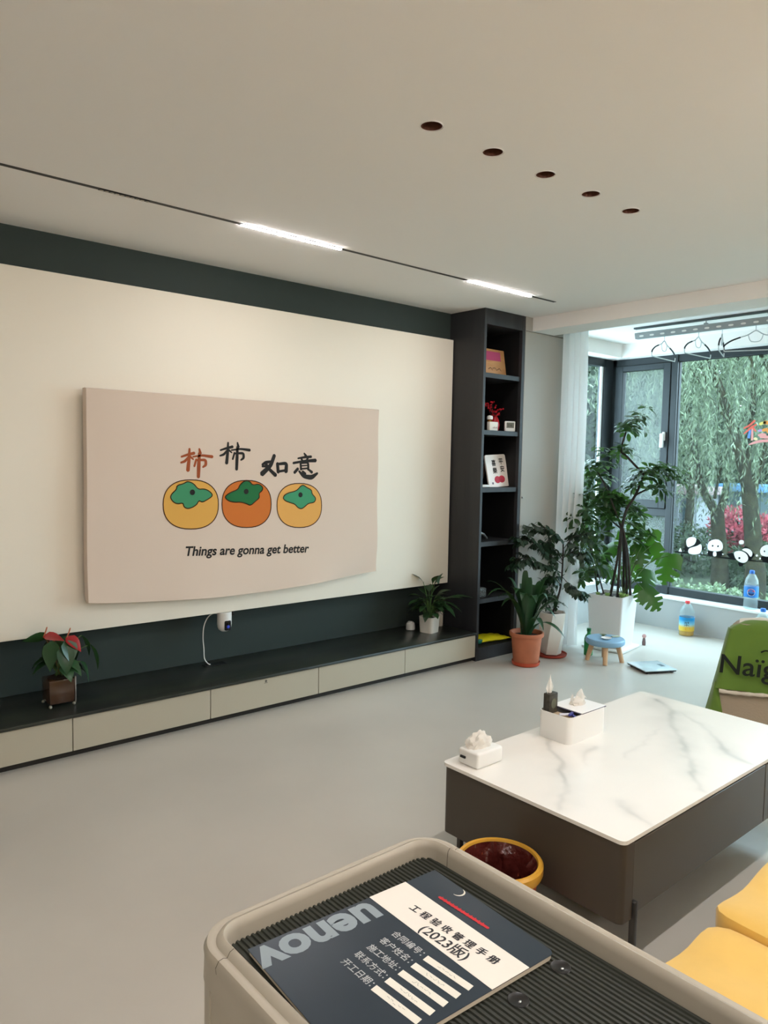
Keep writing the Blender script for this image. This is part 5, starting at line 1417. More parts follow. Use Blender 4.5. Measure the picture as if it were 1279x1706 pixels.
for i, p in enumerate(CLIVIA):
    t = at(CC, p); a = math.atan2(t.y - CC[1], t.x - CC[0])
    b = Vector((CC[0] + .025 * math.cos(a), CC[1] + .025 * math.sin(a), .215))
    t.y = min(t.y, 3.66) if t.x < 4.62 else min(t.y, 3.62)
    sag = .02 if t.z > .55 else .12
    strap(b, t, random.uniform(.050, .060), sag, cl)

# --- twisted white pot with the slender small-leaved tree
HC = (4.74, 3.47)
ht = thing('small_leaved_tree', 'slender small-leaved tree in a tall white faceted pot with red saucer', 'potted plant', (HC[0], HC[1], 0))
g = G(); n = 6
rings = [(.078, .02, 0), (.098, .16, 15), (.112, .345, 30), (.100, .345, 30), (.09, .30, 30)]
vs = []
for r, z, tw in rings:
    for i in range(n):
        a = math.radians(60 * i + tw + 10); vs.append((HC[0] + r * math.cos(a), HC[1] + r * math.sin(a), z))
fs = [tuple(reversed(range(n)))]
for j in range(len(rings) - 1):
    for i in range(n):
        k = (i + 1) % n
        if j < 2:
            fs += [(j * n + i, j * n + k, (j + 1) * n + i), (j * n + k, (j + 1) * n + k, (j + 1) * n + i)]
        else: fs.append((j * n + i, j * n + k, (j + 1) * n + k, (j + 1) * n + i))
g.add(vs, fs)
g.build('pot', mat('white_faceted_ceramic', 'D6D3CB', rough=.3), ht)
G().lathe([(.105, 0), (.118, .006), (.124, .022), (.119, .022), (.112, .012), (.001, .011)], (HC[0], HC[1], 0), 36, caps=(True, False)).build('saucer', REDSAUCER, ht)
soil(HC, .085, .318, ht)
HLEAF = leaf_mat('small_leaf', '22392A', rough=.35, island=.35, translucent=.2, tcolor='44682F')
OVATE = [.15, .8, 1.0, .7, 0.0]
gs = G(); gl = G(); random.seed(8)
paths = [[at(HC, p) for p in s] for s in HAPPY_STEMS]
paths[0][0] = Vector((HC[0], HC[1], .32))
for k, P in enumerate(paths):
    for p in P: 
        if p.x < 4.97: p.y = min(p.y, 3.62)
    sp = smooth_pts(P, 6)
    gs.tube(sp, [(.0085 - .003 * i / len(sp)) if k == 0 else .003 * (1 - .6 * i / len(sp)) for i in range(len(sp))], 7)
    if k == 0: continue
    # pinnate sprays along each branch
    for i in range(3, len(sp)):
        for rep in range(2):
            p = sp[i]; t = (sp[i] - sp[i - 1]).normalized()
            sd = t.cross(Vector((0, 0, 1))).normalized() * random.choice((-1, 1))
            L = random.uniform(.05, .12)
            e = p + sd * L * .7 + t * L * .5 + Vector((0, 0, random.uniform(-.05, .03)))
            gs.tube([p, e], .0012, 4)
            for f in (.35, .6, .85, 1.0):
                q = p + (e - p) * f
                for s in (1, -1):
                    dd = (e - p).normalized() * .5 + (e - p).cross(Vector((0, 0, 1))).normalized() * s * .8 + Vector((0, 0, -.75 + random.uniform(-.4, .2)))
                    gl.leaf(q, dd, Vector((0, 0, 1)) + t * .3, random.uniform(.034, .056), random.uniform(.018, .026), droop=.5, fold=.15, prof=OVATE)
for i in range(26):    # low suckers round the trunk
    a = random.uniform(0, 6.28); r = random.uniform(.03, .12); z = random.uniform(.36, .62)
    q = Vector((HC[0] + r * math.cos(a), HC[1] + r * math.sin(a), z))
    if q.y > 3.6: continue
    gs.tube([Vector((HC[0], HC[1], z - .06)), q], .0012, 4)
    for k in range(5):
        gl.leaf(q, (random.uniform(-1, 1), random.uniform(-1, 1), random.uniform(-1, .2)), (0, 0, 1), random.uniform(.03, .05), .022, droop=.4, fold=.15, prof=OVATE)
gs.build('branches', BARK, ht); gl.build('leaves', HLEAF, ht)

# --- umbrella tree with split-leaf vine in the large square pot
SC = (5.36, 3.335); SROT = math.radians(9)
st = thing('umbrella_tree', 'tall umbrella tree and split-leaf vine in a large white square planter', 'potted plant', (SC[0], SC[1], 0))
SPOT = mat('white_planter', 'DCDDDC', rough=.35)
g = G()
bm = bmesh.new(); bmesh.ops.create_cube(bm, size=1)
for v in bm.verts:
    k = 1.0 if v.co.z > 0 else .86
    x, y = v.co.x * .315 * k, v.co.y * .30 * k
    v.co = Vector((SC[0] + x * math.cos(SROT) - y * math.sin(SROT), SC[1] + x * math.sin(SROT) + y * math.cos(SROT), .022 + (v.co.z + .5) * .42))
bmesh.ops.bevel(bm, geom=[e for e in bm.edges if abs(e.verts[0].co.z - e.verts[1].co.z) > .2], offset=.014, segments=4, profile=.5, affect='EDGES')
top = [f for f in bm.faces if f.normal.z > .9]
bmesh.ops.inset_region(bm, faces=top, thickness=.012, use_even_offset=True)
r2 = bmesh.ops.extrude_face_region(bm, geom=top)
for v in [e for e in r2['geom'] if isinstance(e, bmesh.types.BMVert)]: v.co.z -= .03
bmesh.ops.delete(bm, geom=top, context='FACES')
g.from_bm(bm); g.build('pot', SPOT, st)
g = G().rbox(SC[0] - .175, SC[0] + .175, SC[1] - .175, SC[1] + .175, 0, .022, .008, 2)
turn(g, (SC[0], SC[1], 0), 9).build('saucer', mat('white_saucer', 'E2E4E3', rough=.35), st)
soil(SC, .135, .418, st, SROT)
SLEAF = leaf_mat('umbrella_leaf', '243E26', rough=.3, island=.4, translucent=.28, tcolor='557A30')
OBL = [.2, .7, 1.0, 1.0, .7, .12]
gs = G(); random.seed(31)
for P in SCHEFF_STEMS['trunks']:
    q = [at(SC, p) for p in P]; q[0].z = .415
    sp = smooth_pts(q, 5); gs.tube(sp, [.011 - .002 * i / len(sp) for i in range(len(sp))], 8)
tips = []
for key, r in (('L', .010), ('R', .012), ('RR', .008), ('M1', .008), ('low', .007), ('low2', .007)):
    q = [at(SC, p) for p in SCHEFF_STEMS[key]]
    if key.startswith('low'): q[0].z = .415
    sp = smooth_pts(q, 6); gs.tube(sp, [r * (1 - .35 * i / len(sp)) for i in range(len(sp))], 8)
    tips += sp
gs.build('trunk', BARK, st)


def whorl(gl, gp, c, axis, n, L, w, droop=.7):
    axis = Vector(axis).normalized(); u = axis.orthogonal().normalized(); v = axis.cross(u)
    a0 = random.uniform(0, 6.28)
    for k in range(n):
        a = a0 + 2 * math.pi * k / n + random.uniform(-.15, .15)
        d = u * math.cos(a) + v * math.sin(a) + axis * random.uniform(-.15, .25)
        p = c + d * .022
        gp.tube([c, p], .0011, 4, 1)
        gl.leaf(p, d, axis, L * random.uniform(.75, 1.1), w, droop=droop, fold=.18, prof=OBL)


for grp in range(2):
    gl = G(); gp = gl
    for i, p in enumerate(SCHEFF_CLUSTERS):
        if (i < 13) != (grp == 0): continue
        c = at(SC, p[:3]); r = p[3]
        near = min(tips, key=lambda t: (t - c).length)
        m = (4 if grp == 0 else 3) if r < .12 else 5
        for k in range(m):
            q = c + Vector([max(-.8, min(.8, random.gauss(0, .45))) for _ in range(3)]) * r * .85
            if q.x < 5.28 and q.y > 3.58: continue
            q.x = min(q.x, 6.2)
            gp.tube(smooth_pts([near, (near + q) / 2 + Vector((0, 0, .03)), q], 4), .0018, 5, 1)
            ax = (q - near).normalized() * .6 + Vector((random.uniform(-.4, .4), random.uniform(-.4, .4), .8))
            whorl(gl, gp, q, ax, random.choice((6, 7, 8)), .092, .036)
    lab(gl.build('leaves', [SLEAF, STEM], st), ('upper' if grp == 0 else 'lower') + ' whorled umbrella leaves')


def monstera(gl, gp, c, size, facing, root, seed):
    """a broad heart leaf with deep side slits, hanging by its petiole"""
    random.seed(seed)
    f = Vector(facing).normalized()
    down = Vector((0, 0, -1)); down = (down - f * down.dot(f)).normalized()
    roll = random.uniform(-.7, .7)
    s = f.cross(down)
    down, s = down * math.cos(roll) + s * math.sin(roll), s * math.cos(roll) - down * math.sin(roll)
    N = 26; L = []
    for side in (1, -1):
        prof = []
        for i in range(N + 1):
            t = i / N
            w = (math.sin(math.pi * (t * .93 + .07)) ** .75) * (1.05 - .35 * t)
            if i and i < N - 2 and i % 6 in (4, 5) and t > .2: w *= .38
            prof.append((t, w * .5))
        L.append(prof)
    vs = []; fs = []
    top = c - down * size * .5
    for i in range(N + 1):
        t = i / N
        mid = top + down * size * t + f * size * (-.22 * t * t + .05)
        for k, side in enumerate((1, -1)):
            w = L[k][i][1] * size
            e = mid + s * w * side + f * (-.28 * w) + down * (w * (.28 if t > .2 else -.35))
            vs.append(e)
        vs.append(mid)
    for i in range(N):
        a = i * 3
        fs += [(a + 2, a, a + 3, a + 5), (a + 1, a + 2, a + 5, a + 4)]
    gl.add(vs, fs, 0, True)
    gp.tube(smooth_pts([root, (root + top) / 2 + Vector((0, 0, .09)), top], 6), .004, 6)


MLEAF = leaf_mat('split_leaf', '24461F', rough=.28, island=.3, translucent=.22, tcolor='5C922C')
gp = G(); root = Vector((SC[0] + .07, SC[1] - .05, .42))
for i, p in enumerate(MONSTERA):
    gl = G(); c = at(SC, p[:3])
    monstera(gl, gp, c, p[3], (-.75 + .5 * math.sin(i * 2.3), -.5 + .55 * math.cos(i * 1.7), .45 + .35 * math.sin(i * 1.1)), root, 50 + i)
    gl.build('split_leaf', MLEAF, st)
gp.build('vine_stems', STEM, st)
g = G()
for i, (dx, dy, r) in enumerate(((-.11, -.02, .028), (-.06, -.12, .034), (-.02, -.135, .026), (.0, -.09, .022), (-.12, .06, .024))):
    for k in range(7):
        a = k * 2 * math.pi / 7
        g.leaf((SC[0] + dx, SC[1] + dy, .425), (math.cos(a), math.sin(a), 1.0), (0, 0, 1), r * 1.6, r * 1.1, droop=-.6, fold=.3, prof=[.4, .9, 1, .7, .1])
lab(g.build('succulents', leaf_mat('pale_green', '8FAE62', rough=.5, island=.2, translucent=.15), st), 'pale green succulents on the soil')
g = G()
for i, (dx, dy, r) in enumerate(((-.115, -.085, .018), (-.09, .02, .016), (.09, -.11, .02), (.03, -.125, .014))): g.blob((SC[0] + dx, SC[1] + dy, .43), r, 2, .2, 2, (1, 1, .9), seed=i)
g.build('pebbles', mat('white_pebble', 'DAD9D2', rough=.6), st)
# ---------------------------------------------------------------- things on the bay floor
SB = (4.93, 3.115)
BLUE = mat('blue_painted_wood', '83A9C4', rough=.45)
LWOOD = wood_mat('beech', 'C79F78', 'D4B08B', (1, 1, .2), .5)
sl = thing('stool', 'small round blue stool with four pale wooden legs before the white planter', 'stool', (SB[0], SB[1], 0))
G().lathe([(.10, .132), (.132, .134), (.142, .142), (.146, .155), (.144, .172), (.136, .180), (.001, .181)], (SB[0], SB[1], 0), 40, caps=(True, True)).build('seat', BLUE, sl)
for a in (35, 125, 215, 305):
    ca, sa = math.cos(math.radians(a)), math.sin(math.radians(a))
    G().tube([(SB[0] + .128 * ca, SB[1] + .128 * sa, 0), (SB[0] + .094 * ca, SB[1] + .094 * sa, .134)], [.0165, .020], 14).build('leg', LWOOD, sl)
zt = .1812
tag(G().lathe([(.018, 0), (.03, .003), (.040, .012), (.038, .0125), (.028, .005), (.001, .004)], (SB[0] - .035, SB[1] - .03, zt), 28, caps=(True, False)).build('small_dish', WPLAST), 'small white dish on the blue stool', 'dish')
g = G()
for k in range(9):
    a = k * .7
    g.leaf((SB[0] + .025, SB[1] + .035, zt + .006), (math.cos(a), math.sin(a), .45), (0, 0, 1), .032, .017, droop=.5, fold=.3, prof=OVATE)
g.blob((SB[0] + .025, SB[1] + .035, zt + .008), .012, 2, .2, seed=3, squash=(1, 1, .65))
tag(g.build('green_sprig', leaf_mat('olive_sprig', '6D7B57', rough=.6, island=.3, translucent=.1)), 'small olive green sprig lying on the blue stool', 'sprig')
g = G().rbox(SB[0] + .055, SB[0] + .115, SB[1] - .045, SB[1] - .015, zt, zt + .007, .003, 2)
turn(g, (SB[0] + .08, SB[1] - .03, 0), -25)
tag(g.build('pale_clip', mat('sage_clip', 'B9C2A8', rough=.5)), 'pale flat clip lying at the edge of the blue stool', 'clip')
g = G().lathe([(.03, 0), (.034, .005), (.034, .13), (.026, .155), (.014, .17), (.014, .19), (.001, .19)], (4.99, 3.30, 0), 24)
gb_ = thing('green_bottle', 'green plastic bottle half hidden behind the blue stool', 'bottle', (4.99, 3.30, 0))
g.build('bottle_body', mat('green_plastic', '2C8A4A', rough=.3), gb_)
G().lathe([(.016, .188), (.017, .19), (.017, .212), (.001, .213)], (4.99, 3.30, 0), 20).build('cap', mat('dark_green_cap', '1F6B3A', rough=.4), gb_)
ty = thing('toy_figure', 'tiny pink and brown toy figure standing behind the white planter', 'toy', (5.64, 3.20, 0))
g = G().lathe([(.014, 0), (.016, .02), (.012, .05), (.009, .06)], (5.64, 3.20, 0), 16); g.build('body', mat('toy_brown', '6E5A5A', rough=.6), ty)
g = G(); g.blob((5.64, 3.20, .076), .018, 2, .05); g.build('head', mat('toy_pink', 'B98F8C', rough=.6), ty)

# bathroom scale
sk = thing('bathroom_scale', 'flat square glass bathroom scale on the floor beside the stool', 'scale', (5.02, 2.778, 0))
c = (5.02, 2.778, 0)
turn(G().rbox(5.02 - .125, 5.02 + .125, 2.778 - .118, 2.778 + .118, .008, .018, .004, 2), c, -27).build('base', BPLAST, sk)
turn(G().rbox(5.02 - .130, 5.02 + .130, 2.778 - .122, 2.778 + .122, .018, .026, .003, 2), c, -27).build('glass_plate', mat('pale_scale_glass', 'C9DBE0', rough=.08, coat=.5), sk)
turn(G().box(5.02 + .06, 5.02 + .095, 2.778 - .03, 2.778 + .03, .026, .0265), c, -27).build('display', mat('scale_display', '6B7B82', rough=.2), sk)
g = G()
for x in (-.1, .1):
    for y in (-.09, .09): g.lathe([(.015, 0), (.015, .009)], (5.02 + x, 2.778 + y, 0), 12)
turn(g, c, -27).build('foot', BPLAST, sk)

# drinks bottles
CLEARP = glass_mat('clear_bottle_plastic', tint='EDF5F5', veil=.16, veil_color='E6EEEE', gloss=.12)


def bottle(name, label, c, prof, label_z, label_m, cap_m, liquid=None, grp=None):
    t = thing(name, label, 'bottle', c, grp)
    G().lathe(prof, c, 28).build('bottle_body', CLEARP, t)
    zmax = prof[-1][1]
    G().lathe([(.019, zmax - .012), (.020, zmax - .01), (.020, zmax + .012), (.018, zmax + .015), (.001, zmax + .0155)], c, 24).build('cap', cap_m, t)
    r = max(p[0] for p in prof)
    lb = G().lathe([(r + .0008, label_z[0]), (r + .0012, label_z[0] + .002), (r + .0012, label_z[1] - .002), (r + .0008, label_z[1])], c, 36, caps=(False, False)).build('wrap_label', label_m, t)
    if liquid:
        G().lathe([(r - .006, .004), (r - .003, .01), (r - .003, liquid[0]), (.001, liquid[0])], c, 28).build('drink', liquid[1], t)
    return t, lb, r


JC = (6.285, 3.165, 0)
jl = mat('juice_label', '3FA6DA', rough=.4)
nt = jl.node_tree; p_ = nt.nodes['Principled BSDF']
tc = nt.nodes.new('ShaderNodeTexCoord'); sp = nt.nodes.new('ShaderNodeSeparateXYZ'); rp = nt.nodes.new('ShaderNodeValToRGB')
rp.color_ramp.elements[0].position = .28; rp.color_ramp.elements[0].color = rgb('E9C64A')
rp.color_ramp.elements[1].position = .82; rp.color_ramp.elements[1].color = rgb('1D93D2')
e_ = rp.color_ramp.elements.new(.5); e_.color = rgb('8FD0E6')
nt.links.new(tc.outputs['Generated'], sp.inputs[0]); nt.links.new(sp.outputs['Z'], rp.inputs[0]); nt.links.new(rp.outputs[0], p_.inputs['Base Color'])
jb, lb, r = bottle('juice_bottle', 'large orange drink bottle with red cap on the floor by the low wall', JC,
    [(.055, 0), (.062, .006), (.063, .02), (.063, .16), (.059, .175), (.063, .19), (.060, .215), (.045, .255), (.022, .285), (.017, .292)], (.045, .165), jl, mat('red_cap', 'E0474A', rough=.4),
    (.06, mat('orange_juice', 'E8B04A', rough=.2)))


def on_bottle(c, r, ang0, g2):
    """wrap flat (a, z) geometry round a bottle: a is arc length"""
    o = []
    for a, y, z in g2.v:
        t = ang0 + a / r
        o.append((c[0] + (r + y) * math.cos(t), c[1] + (r + y) * math.sin(t), c[2] + z))
    g2.v = o; return g2


face = math.atan2(-JC[1], -JC[0])
g = G(); put_text(g, '果', .045, (-.022, .0016, .095), PX, PZ, 0)
on_bottle(JC, r, face, g).build('label_mark', INK, lb)
g = G()
g.prism([(.022 * math.cos(t * .39), .068 + .018 * math.sin(t * .39)) for t in range(16)], (.01, .0012, 0), PX, PZ, -.0002)
on_bottle(JC, r, face, g).build('fruit_mark', mat('orange_fruit', 'F0A034', rough=.5), lb)
SO = (6.445, 2.695, .2925)
sb, lb, r = bottle('soda_bottle', 'clear soda bottle with blue label and blue cap on the window sill', SO,
    [(.045, 0), (.054, .008), (.056, .03), (.054, .09), (.055, .10), (.055, .19), (.056, .21), (.050, .25), (.034, .285), (.017, .305), (.015, .315)], (.105, .195), mat('blue_label', '2E7FD0', rough=.4), mat('blue_cap', '2B6FC8', rough=.4), None)
face = math.atan2(-SO[1], -SO[0])
gw, grd, gbl = G(), G(), G()
R_ = .031; z0 = .15
circ = [(R_ * math.cos(t * math.pi / 16), z0 + R_ * math.sin(t * math.pi / 16)) for t in range(32)]
gw.prism(circ, (0, .0016, 0), PX, PZ, -.0002)
k = .86
up = [(R_ * k * math.cos(t * math.pi / 16), z0 + R_ * k * math.sin(t * math.pi / 16)) for t in range(1, 16)]
dn = [(R_ * k * math.cos(t * math.pi / 16), z0 + R_ * k * math.sin(t * math.pi / 16)) for t in range(18, 31)]
grd.prism(up + [(-.016, z0 + .007), (0, z0 + .010), (.014, z0 + .004)], (0, .0022, 0), PX, PZ, -.0002)
gbl.prism(dn + [(.012, z0 - .008), (0, z0 - .011), (-.012, z0 - .007)], (0, .0022, 0), PX, PZ, -.0002)
for gg, nm, m in ((gw, 'white_roundel', WPLAST), (grd, 'red_wave', mat('logo_red', 'D8344A', rough=.4)), (gbl, 'blue_wave', mat('logo_blue', '16407F', rough=.4))):
    on_bottle(SO, r, face, gg).build(nm, m, lb)
bottle('water_bottle', 'tall clear bottle with blue cap standing behind the green armchair', (6.16, 2.475, 0),
    [(.05, 0), (.057, .006), (.058, .03), (.058, .24), (.05, .29), (.03, .325), (.016, .345), (.015, .352)], (.11, .21), mat('tan_label', 'C9B79C', rough=.5), mat('blue_cap', '2B6FC8', rough=.4))

# ---------------------------------------------------------------- sheer curtain gathered at the pier
g = G(); N, Mz = 90, 16; vs = []
for j in range(Mz + 1):
    z = 2.62 - 2.60 * j / Mz
    for i in range(N + 1):
        s = i / N
        y = 3.688 - s * (.215 + .015 * math.sin(j * .3))
        x = 5.065 + .046 * math.sin(s * 2 * math.pi * 4.5 + .3 * math.sin(j * .25)) * (1 + .25 * j / Mz) + .012 * math.sin(s * 24 + j * .1)
        vs.append((x, y, z))
fs = [(j * (N + 1) + i, j * (N + 1) + i + 1, (j + 1) * (N + 1) + i + 1, (j + 1) * (N + 1) + i) for j in range(Mz) for i in range(N)]
g.add(vs, fs, 0, True)
cu_ = thing('curtain', 'sheer white curtain gathered beside the bay window', 'curtain', (5.06, 3.55, 0.02))
g.build('curtain_cloth', sheer_mat('sheer_white', 'FCFDFD', .08), cu_)
G().rbox(5.02, 5.10, -1.5, 3.69, 2.612, 2.632, .002, 1).build('curtain_rail', WPLAST, cu_)

# ---------------------------------------------------------------- ceiling drying rack and hangers
RX = 5.70
rk = thing('drying_rack', 'ceiling drying rack with a perforated grey rail over the bay', 'drying rack', (RX, 2.2, 2.50))
RAIL = mat('grey_aluminium', '9EA4A6', rough=.4, metal=.3)
G().rbox(RX - .02, RX + .02, .9, 3.44, 2.618, 2.632, .002, 1).build('ceiling_track', mat('dark_track_grey', '5C6468', rough=.5), rk)
g = G()
sec = [(-.034, 2.575), (-.030, 2.584), (.030, 2.584), (.034, 2.575), (.022, 2.536), (-.022, 2.536)]
vs = [(RX + a, y, b) for y in (.9, 3.42) for a, b in sec]
n = len(sec)
g.add(vs, [tuple(range(n)), tuple(reversed(range(n, 2 * n)))] + [(i, n + i, n + (i + 1) % n, (i + 1) % n) for i in range(n)])
g.build('rail', RAIL, rk)
g = G()
for i in range(27):
    y = 3.36 - i * .092
    # slots on the face towards the room, following its slope
    a = Vector((RX - .034, 0, 2.575)); b = Vector((RX - .022, 0, 2.536))
    m0 = a + (b - a) * .35; m1 = a + (b - a) * .72
    off = Vector((-.0006, 0, -.0002))
    P = []
    for t in range(12):
        an_ = t * math.pi / 6
        q = m0.lerp(m1, .5) + (m1 - m0) * .5 * math.sin(an_) + off; P.append((q.x, y + .020 * math.copysign(abs(math.cos(an_)) ** .6, math.cos(an_)), q.z))
    g.add(P, [tuple(range(12))])
g.build('hanger_slots', WPLAST, rk)
for y in (2.83, 1.3):
    G().tube([(RX, y, 2.584), (RX, y, 2.62)], .004, 8).rbox(RX - .014, RX + .014, y - .014, y + .014, 2.584, 2.598, .003, 1).build('support_strut', RAIL, rk)
HGR = mat('silver_hanger', 'C6CCCE', rough=.35, metal=.3)
HDK = mat('dark_hanger_grip', '2A2F33', rough=.6)


def hanger():
    t = thing('clothes_hanger', '', 'hanger', (0, 0, 0), 'hangers on the drying rack')
    # frame in local x-z plane, hook at the origin
    body = [(-.205, 0, -.155), (-.212, 0, -.135), (-.205, 0, -.110), (-.16, 0, -.078), (-.10, 0, -.056), (-.05, 0, -.040), (-.016, 0, -.018), (0, 0, -.012)]
    body = body + [(-x, y, z) for x, y, z in reversed(body[:-1])]
    G().tube(smooth_pts(body, 4), .0042, 8).tube([(-.205, 0, -.155), (.205, 0, -.155)], .0042, 8).build('frame', HGR, t)
    G().tube(smooth_pts([(-.05, 0, -.042), (-.03, 0, -.088), (.03, 0, -.088), (.05, 0, -.042)], 5), .003, 8).build('neck_loop', HGR, t)
    g = G()
    for s in (1, -1): g.tube(smooth_pts([(s * .211, 0, -.125), (s * .203, 0, -.107), (s * .16, 0, -.078), (s * .10, 0, -.056)], 5), .0058, 8)
    g.build('grip', HDK, t)
    G().tube(smooth_pts([(0, 0, -.012), (0, 0, .03), (0, 0, .055), (.012, 0, .075), (.026, 0, .078), (.034, 0, .066)], 5), .0026, 8).build('hook', HGR, t)
    return t


h0 = hanger()
for i, (y, rz, lb_) in enumerate(((3.17, 4, 'hanger nearest the corner casement, hanging edge-turned from the drying rack'), (2.885, 0, 'second hanger from the casement end of the drying rack'),
                                (2.70, 20, 'hanger seen almost edge-on, third from the casement end of the drying rack'), (2.45, 114, 'hanger seen broadside, last in view on the drying rack'))):
    o = h0 if i == 0 else copy_tree(h0)
    o.location = (RX, y, 2.508); o.rotation_euler = (0, 0, math.radians(rz)); o['label'] = lb_

# ---------------------------------------------------------------- stickers on the big pane
GX = XF + .0292
DW = mat('sticker_white', 'F2F4F4', rough=.5); DB = mat('sticker_black', '08090A', rough=.6, spec=.15)
PY_ = (0, 1, 0)


def sticker(polys, x, mi=0, g=None):
    # plane (y, z), thickness towards the room: z x y = -x
    g = g or G()
    for P in polys: g.prism([(b, a) for a, b in P], (x, 0, 0), PZ, PY_, .0004, mi)
    return g


def sm(P, n=2):
    for _ in range(n):
        P = [q for i in range(len(P)) for q in ((P[i][0] * .75 + P[(i + 1) % len(P)][0] * .25, P[i][1] * .75 + P[(i + 1) % len(P)][1] * .25), (P[i][0] * .25 + P[(i + 1) % len(P)][0] * .75, P[i][1] * .25 + P[(i + 1) % len(P)][1] * .75))]
    return P


def panda(keys_b, keys_w, keys_top, label):
    cs = [q for k in keys_w for q in DECAL[k]]
    t = thing('panda_sticker', label, 'sticker', (GX, sum(q[0] for q in cs) / len(cs), min(q[1] for q in cs)), 'panda stickers on the window')
    sticker([sm(DECAL[k]) for k in keys_b], GX).build('black_fur', DB, t)
    sticker([sm(DECAL[k]) for k in keys_w], GX - .0006).build('white_fur', DW, t)
    if keys_top: sticker([sm(DECAL[k]) for k in keys_top], GX - .0012).build('face_marks', DB, t)


panda(['p1b1', 'p1b2', 'p1b3'], ['p1w1', 'p1w2'], [], 'panda sticker seen from behind, sitting at the mullion end of the branch')
panda(['p2e1', 'p2e2', 'p2b1', 'p2b2'], ['p2w', 'p2w2', 'p2d', 'p2d2'], ['p2i1', 'p2i2'], 'panda sticker facing the room, sitting upright second along the branch')
panda(['p3b1', 'p3b2', 'p3b3', 'p3b4'], ['p3w', 'p3w2'], ['p3i'], 'panda sticker sprawled head down over the branch')
panda(['p4e', 'p4b'], ['p4w', 'p4d', 'p4d2'], ['p4i', 'p4i2'], 'panda sticker above the soda bottle, cut by the picture edge')
g = G()
g.stroke([(b, a, .012 + .006 * math.sin(i * 2)) for i, (a, b) in enumerate(BRANCH)], (GX + .0004, 0, 0), PZ, PY_, .0004)
tag(g.build('branch_sticker', DB, origin=(GX, 2.9, .69)), 'long black branch sticker across the big window pane', 'sticker')
tag(sticker([sm(DECAL['dot'])], GX).build('dot_sticker', DW), 'white round dot sticker above the sprawled panda', 'sticker')
tag(sticker([DECAL['tri']], GX).build('triangle_sticker', DW), 'small white triangle sticker at the mullion end of the branch', 'sticker')
lt = thing('lettering_sticker', 'colourful brush lettering sticker high on the big window pane', 'sticker', (GX, 2.72, 1.70))
LC_ = {'red': 'EE6A5A', 'pink': 'F2A9A6', 'blue': '6C9BE0', 'cream': 'F1E3B0', 'yellow': 'EFE07E', 'orange': 'F0A050', 'purple': 'C3A4DC'}
for col in LC_:
    g = G(); k = 0
    for c_, s in LETTERING:
        if c_ != col: continue
        k += 1
        g.stroke([(b, a, w) for a, b, w in s], (GX - .0003 * k, 0, 0), PZ, PY_, .0003)
    g.build('brush_stroke', mat('sticker_' + col, LC_[col], rough=.5), lt)

# ---------------------------------------------------------------- armchair with a green throw
# local frame: X across the back (to its own side), Y away from the room corner, built then turned
CHX, CHY = 4.02, 1.72
fwd = Vector((CHAIR_AX[0], CHAIR_AX[1], 0)); rgt = Vector((fwd.y, -fwd.x, 0))
def chl(k, d, z): return Vector((CHX, CHY, 0)) + rgt * k + fwd * d + Vector((0, 0, z))
BEIGE = mat('beige_boucle', 'A2937F', rough=.9, bump=.25, bscale=90)
GREEN = mat('green_fleece', '5F7D2E', rough=.95, var=.06, vscale=6, bump=.05, bscale=40, sheen=.3)
SHERPA = mat('cream_sherpa', 'D9CFBF', rough=.95, bump=.5, bscale=160)
KC = .16          # middle of the back


def back_half(z):
    """half width of the backrest at height z"""
    if z < .60: return .31 - .10 * max(0, z - .1) / .5
    return .21 - .09 * ((z - .60) / .06) ** 2


ac = thing('armchair', 'low beige armchair under a green throw beyond the coffee table', 'armchair', tuple(chl(KC, .18, 0)))


def shell(zs, depth0, depth1, grow, n=18, kfun=None):
    """closed rounded slab: rows at heights zs"""
    g = G(); vs = []
    for z in zs:
        hw = (kfun or back_half)(z) + grow
        lean_d = .16 * (z / .65)
        ring = []
        for (cx, cy, a0) in ((1, 1, 0), (-1, 1, 90), (-1, -1, 180), (1, -1, 270)):
            r = min(.055, hw * .9)
            for i in range(n // 4 + 1):
                a = math.radians(a0 + 90 * i / (n // 4))
                ring.append(((hw - r) * cx + r * math.cos(a), ((depth1 - depth0) / 2 + grow - r) * cy + r * math.sin(a) + (depth0 + depth1) / 2))
        for k, d in ring: vs.append(chl(KC + k, d + lean_d, z))
        m = len(ring)
    fs = [(j * m + i, j * m + (i + 1) % m, (j + 1) * m + (i + 1) % m, (j + 1) * m + i) for j in range(len(zs) - 1) for i in range(m)]
    fs += [tuple(reversed(range(m))), tuple((len(zs) - 1) * m + i for i in range(m))]
    g.add(vs, fs, 0, True); return g


shell([.06, .1, .2, .3, .4, .5, .58, .615, .63], .0, .12, 0).build('backrest', BEIGE, ac)
g = G()
bm = bmesh.new(); bmesh.ops.create_cube(bm, size=1)
for v in bm.verts: v.co = chl(KC + v.co.x * .56, .42 + v.co.y * .52, .06 + (v.co.z + .5) * .22)
bmesh.ops.bevel(bm, geom=bm.edges[:], offset=.04, segments=4, profile=.5, affect='EDGES')
g.from_bm(bm, 0, True); g.build('seat', BEIGE, ac)
for sx in (-.24, .24):
    for d_ in (.06, .62): G().lathe([(.016, 0), (.022, .07)], tuple(chl(KC + sx, d_ + .02, 0)), 12).build('leg', BPLAST, ac)
th = thing('green_throw', 'green fleece throw with cream lining draped over the armchair back', 'throw', tuple(chl(KC, .1, .1)))


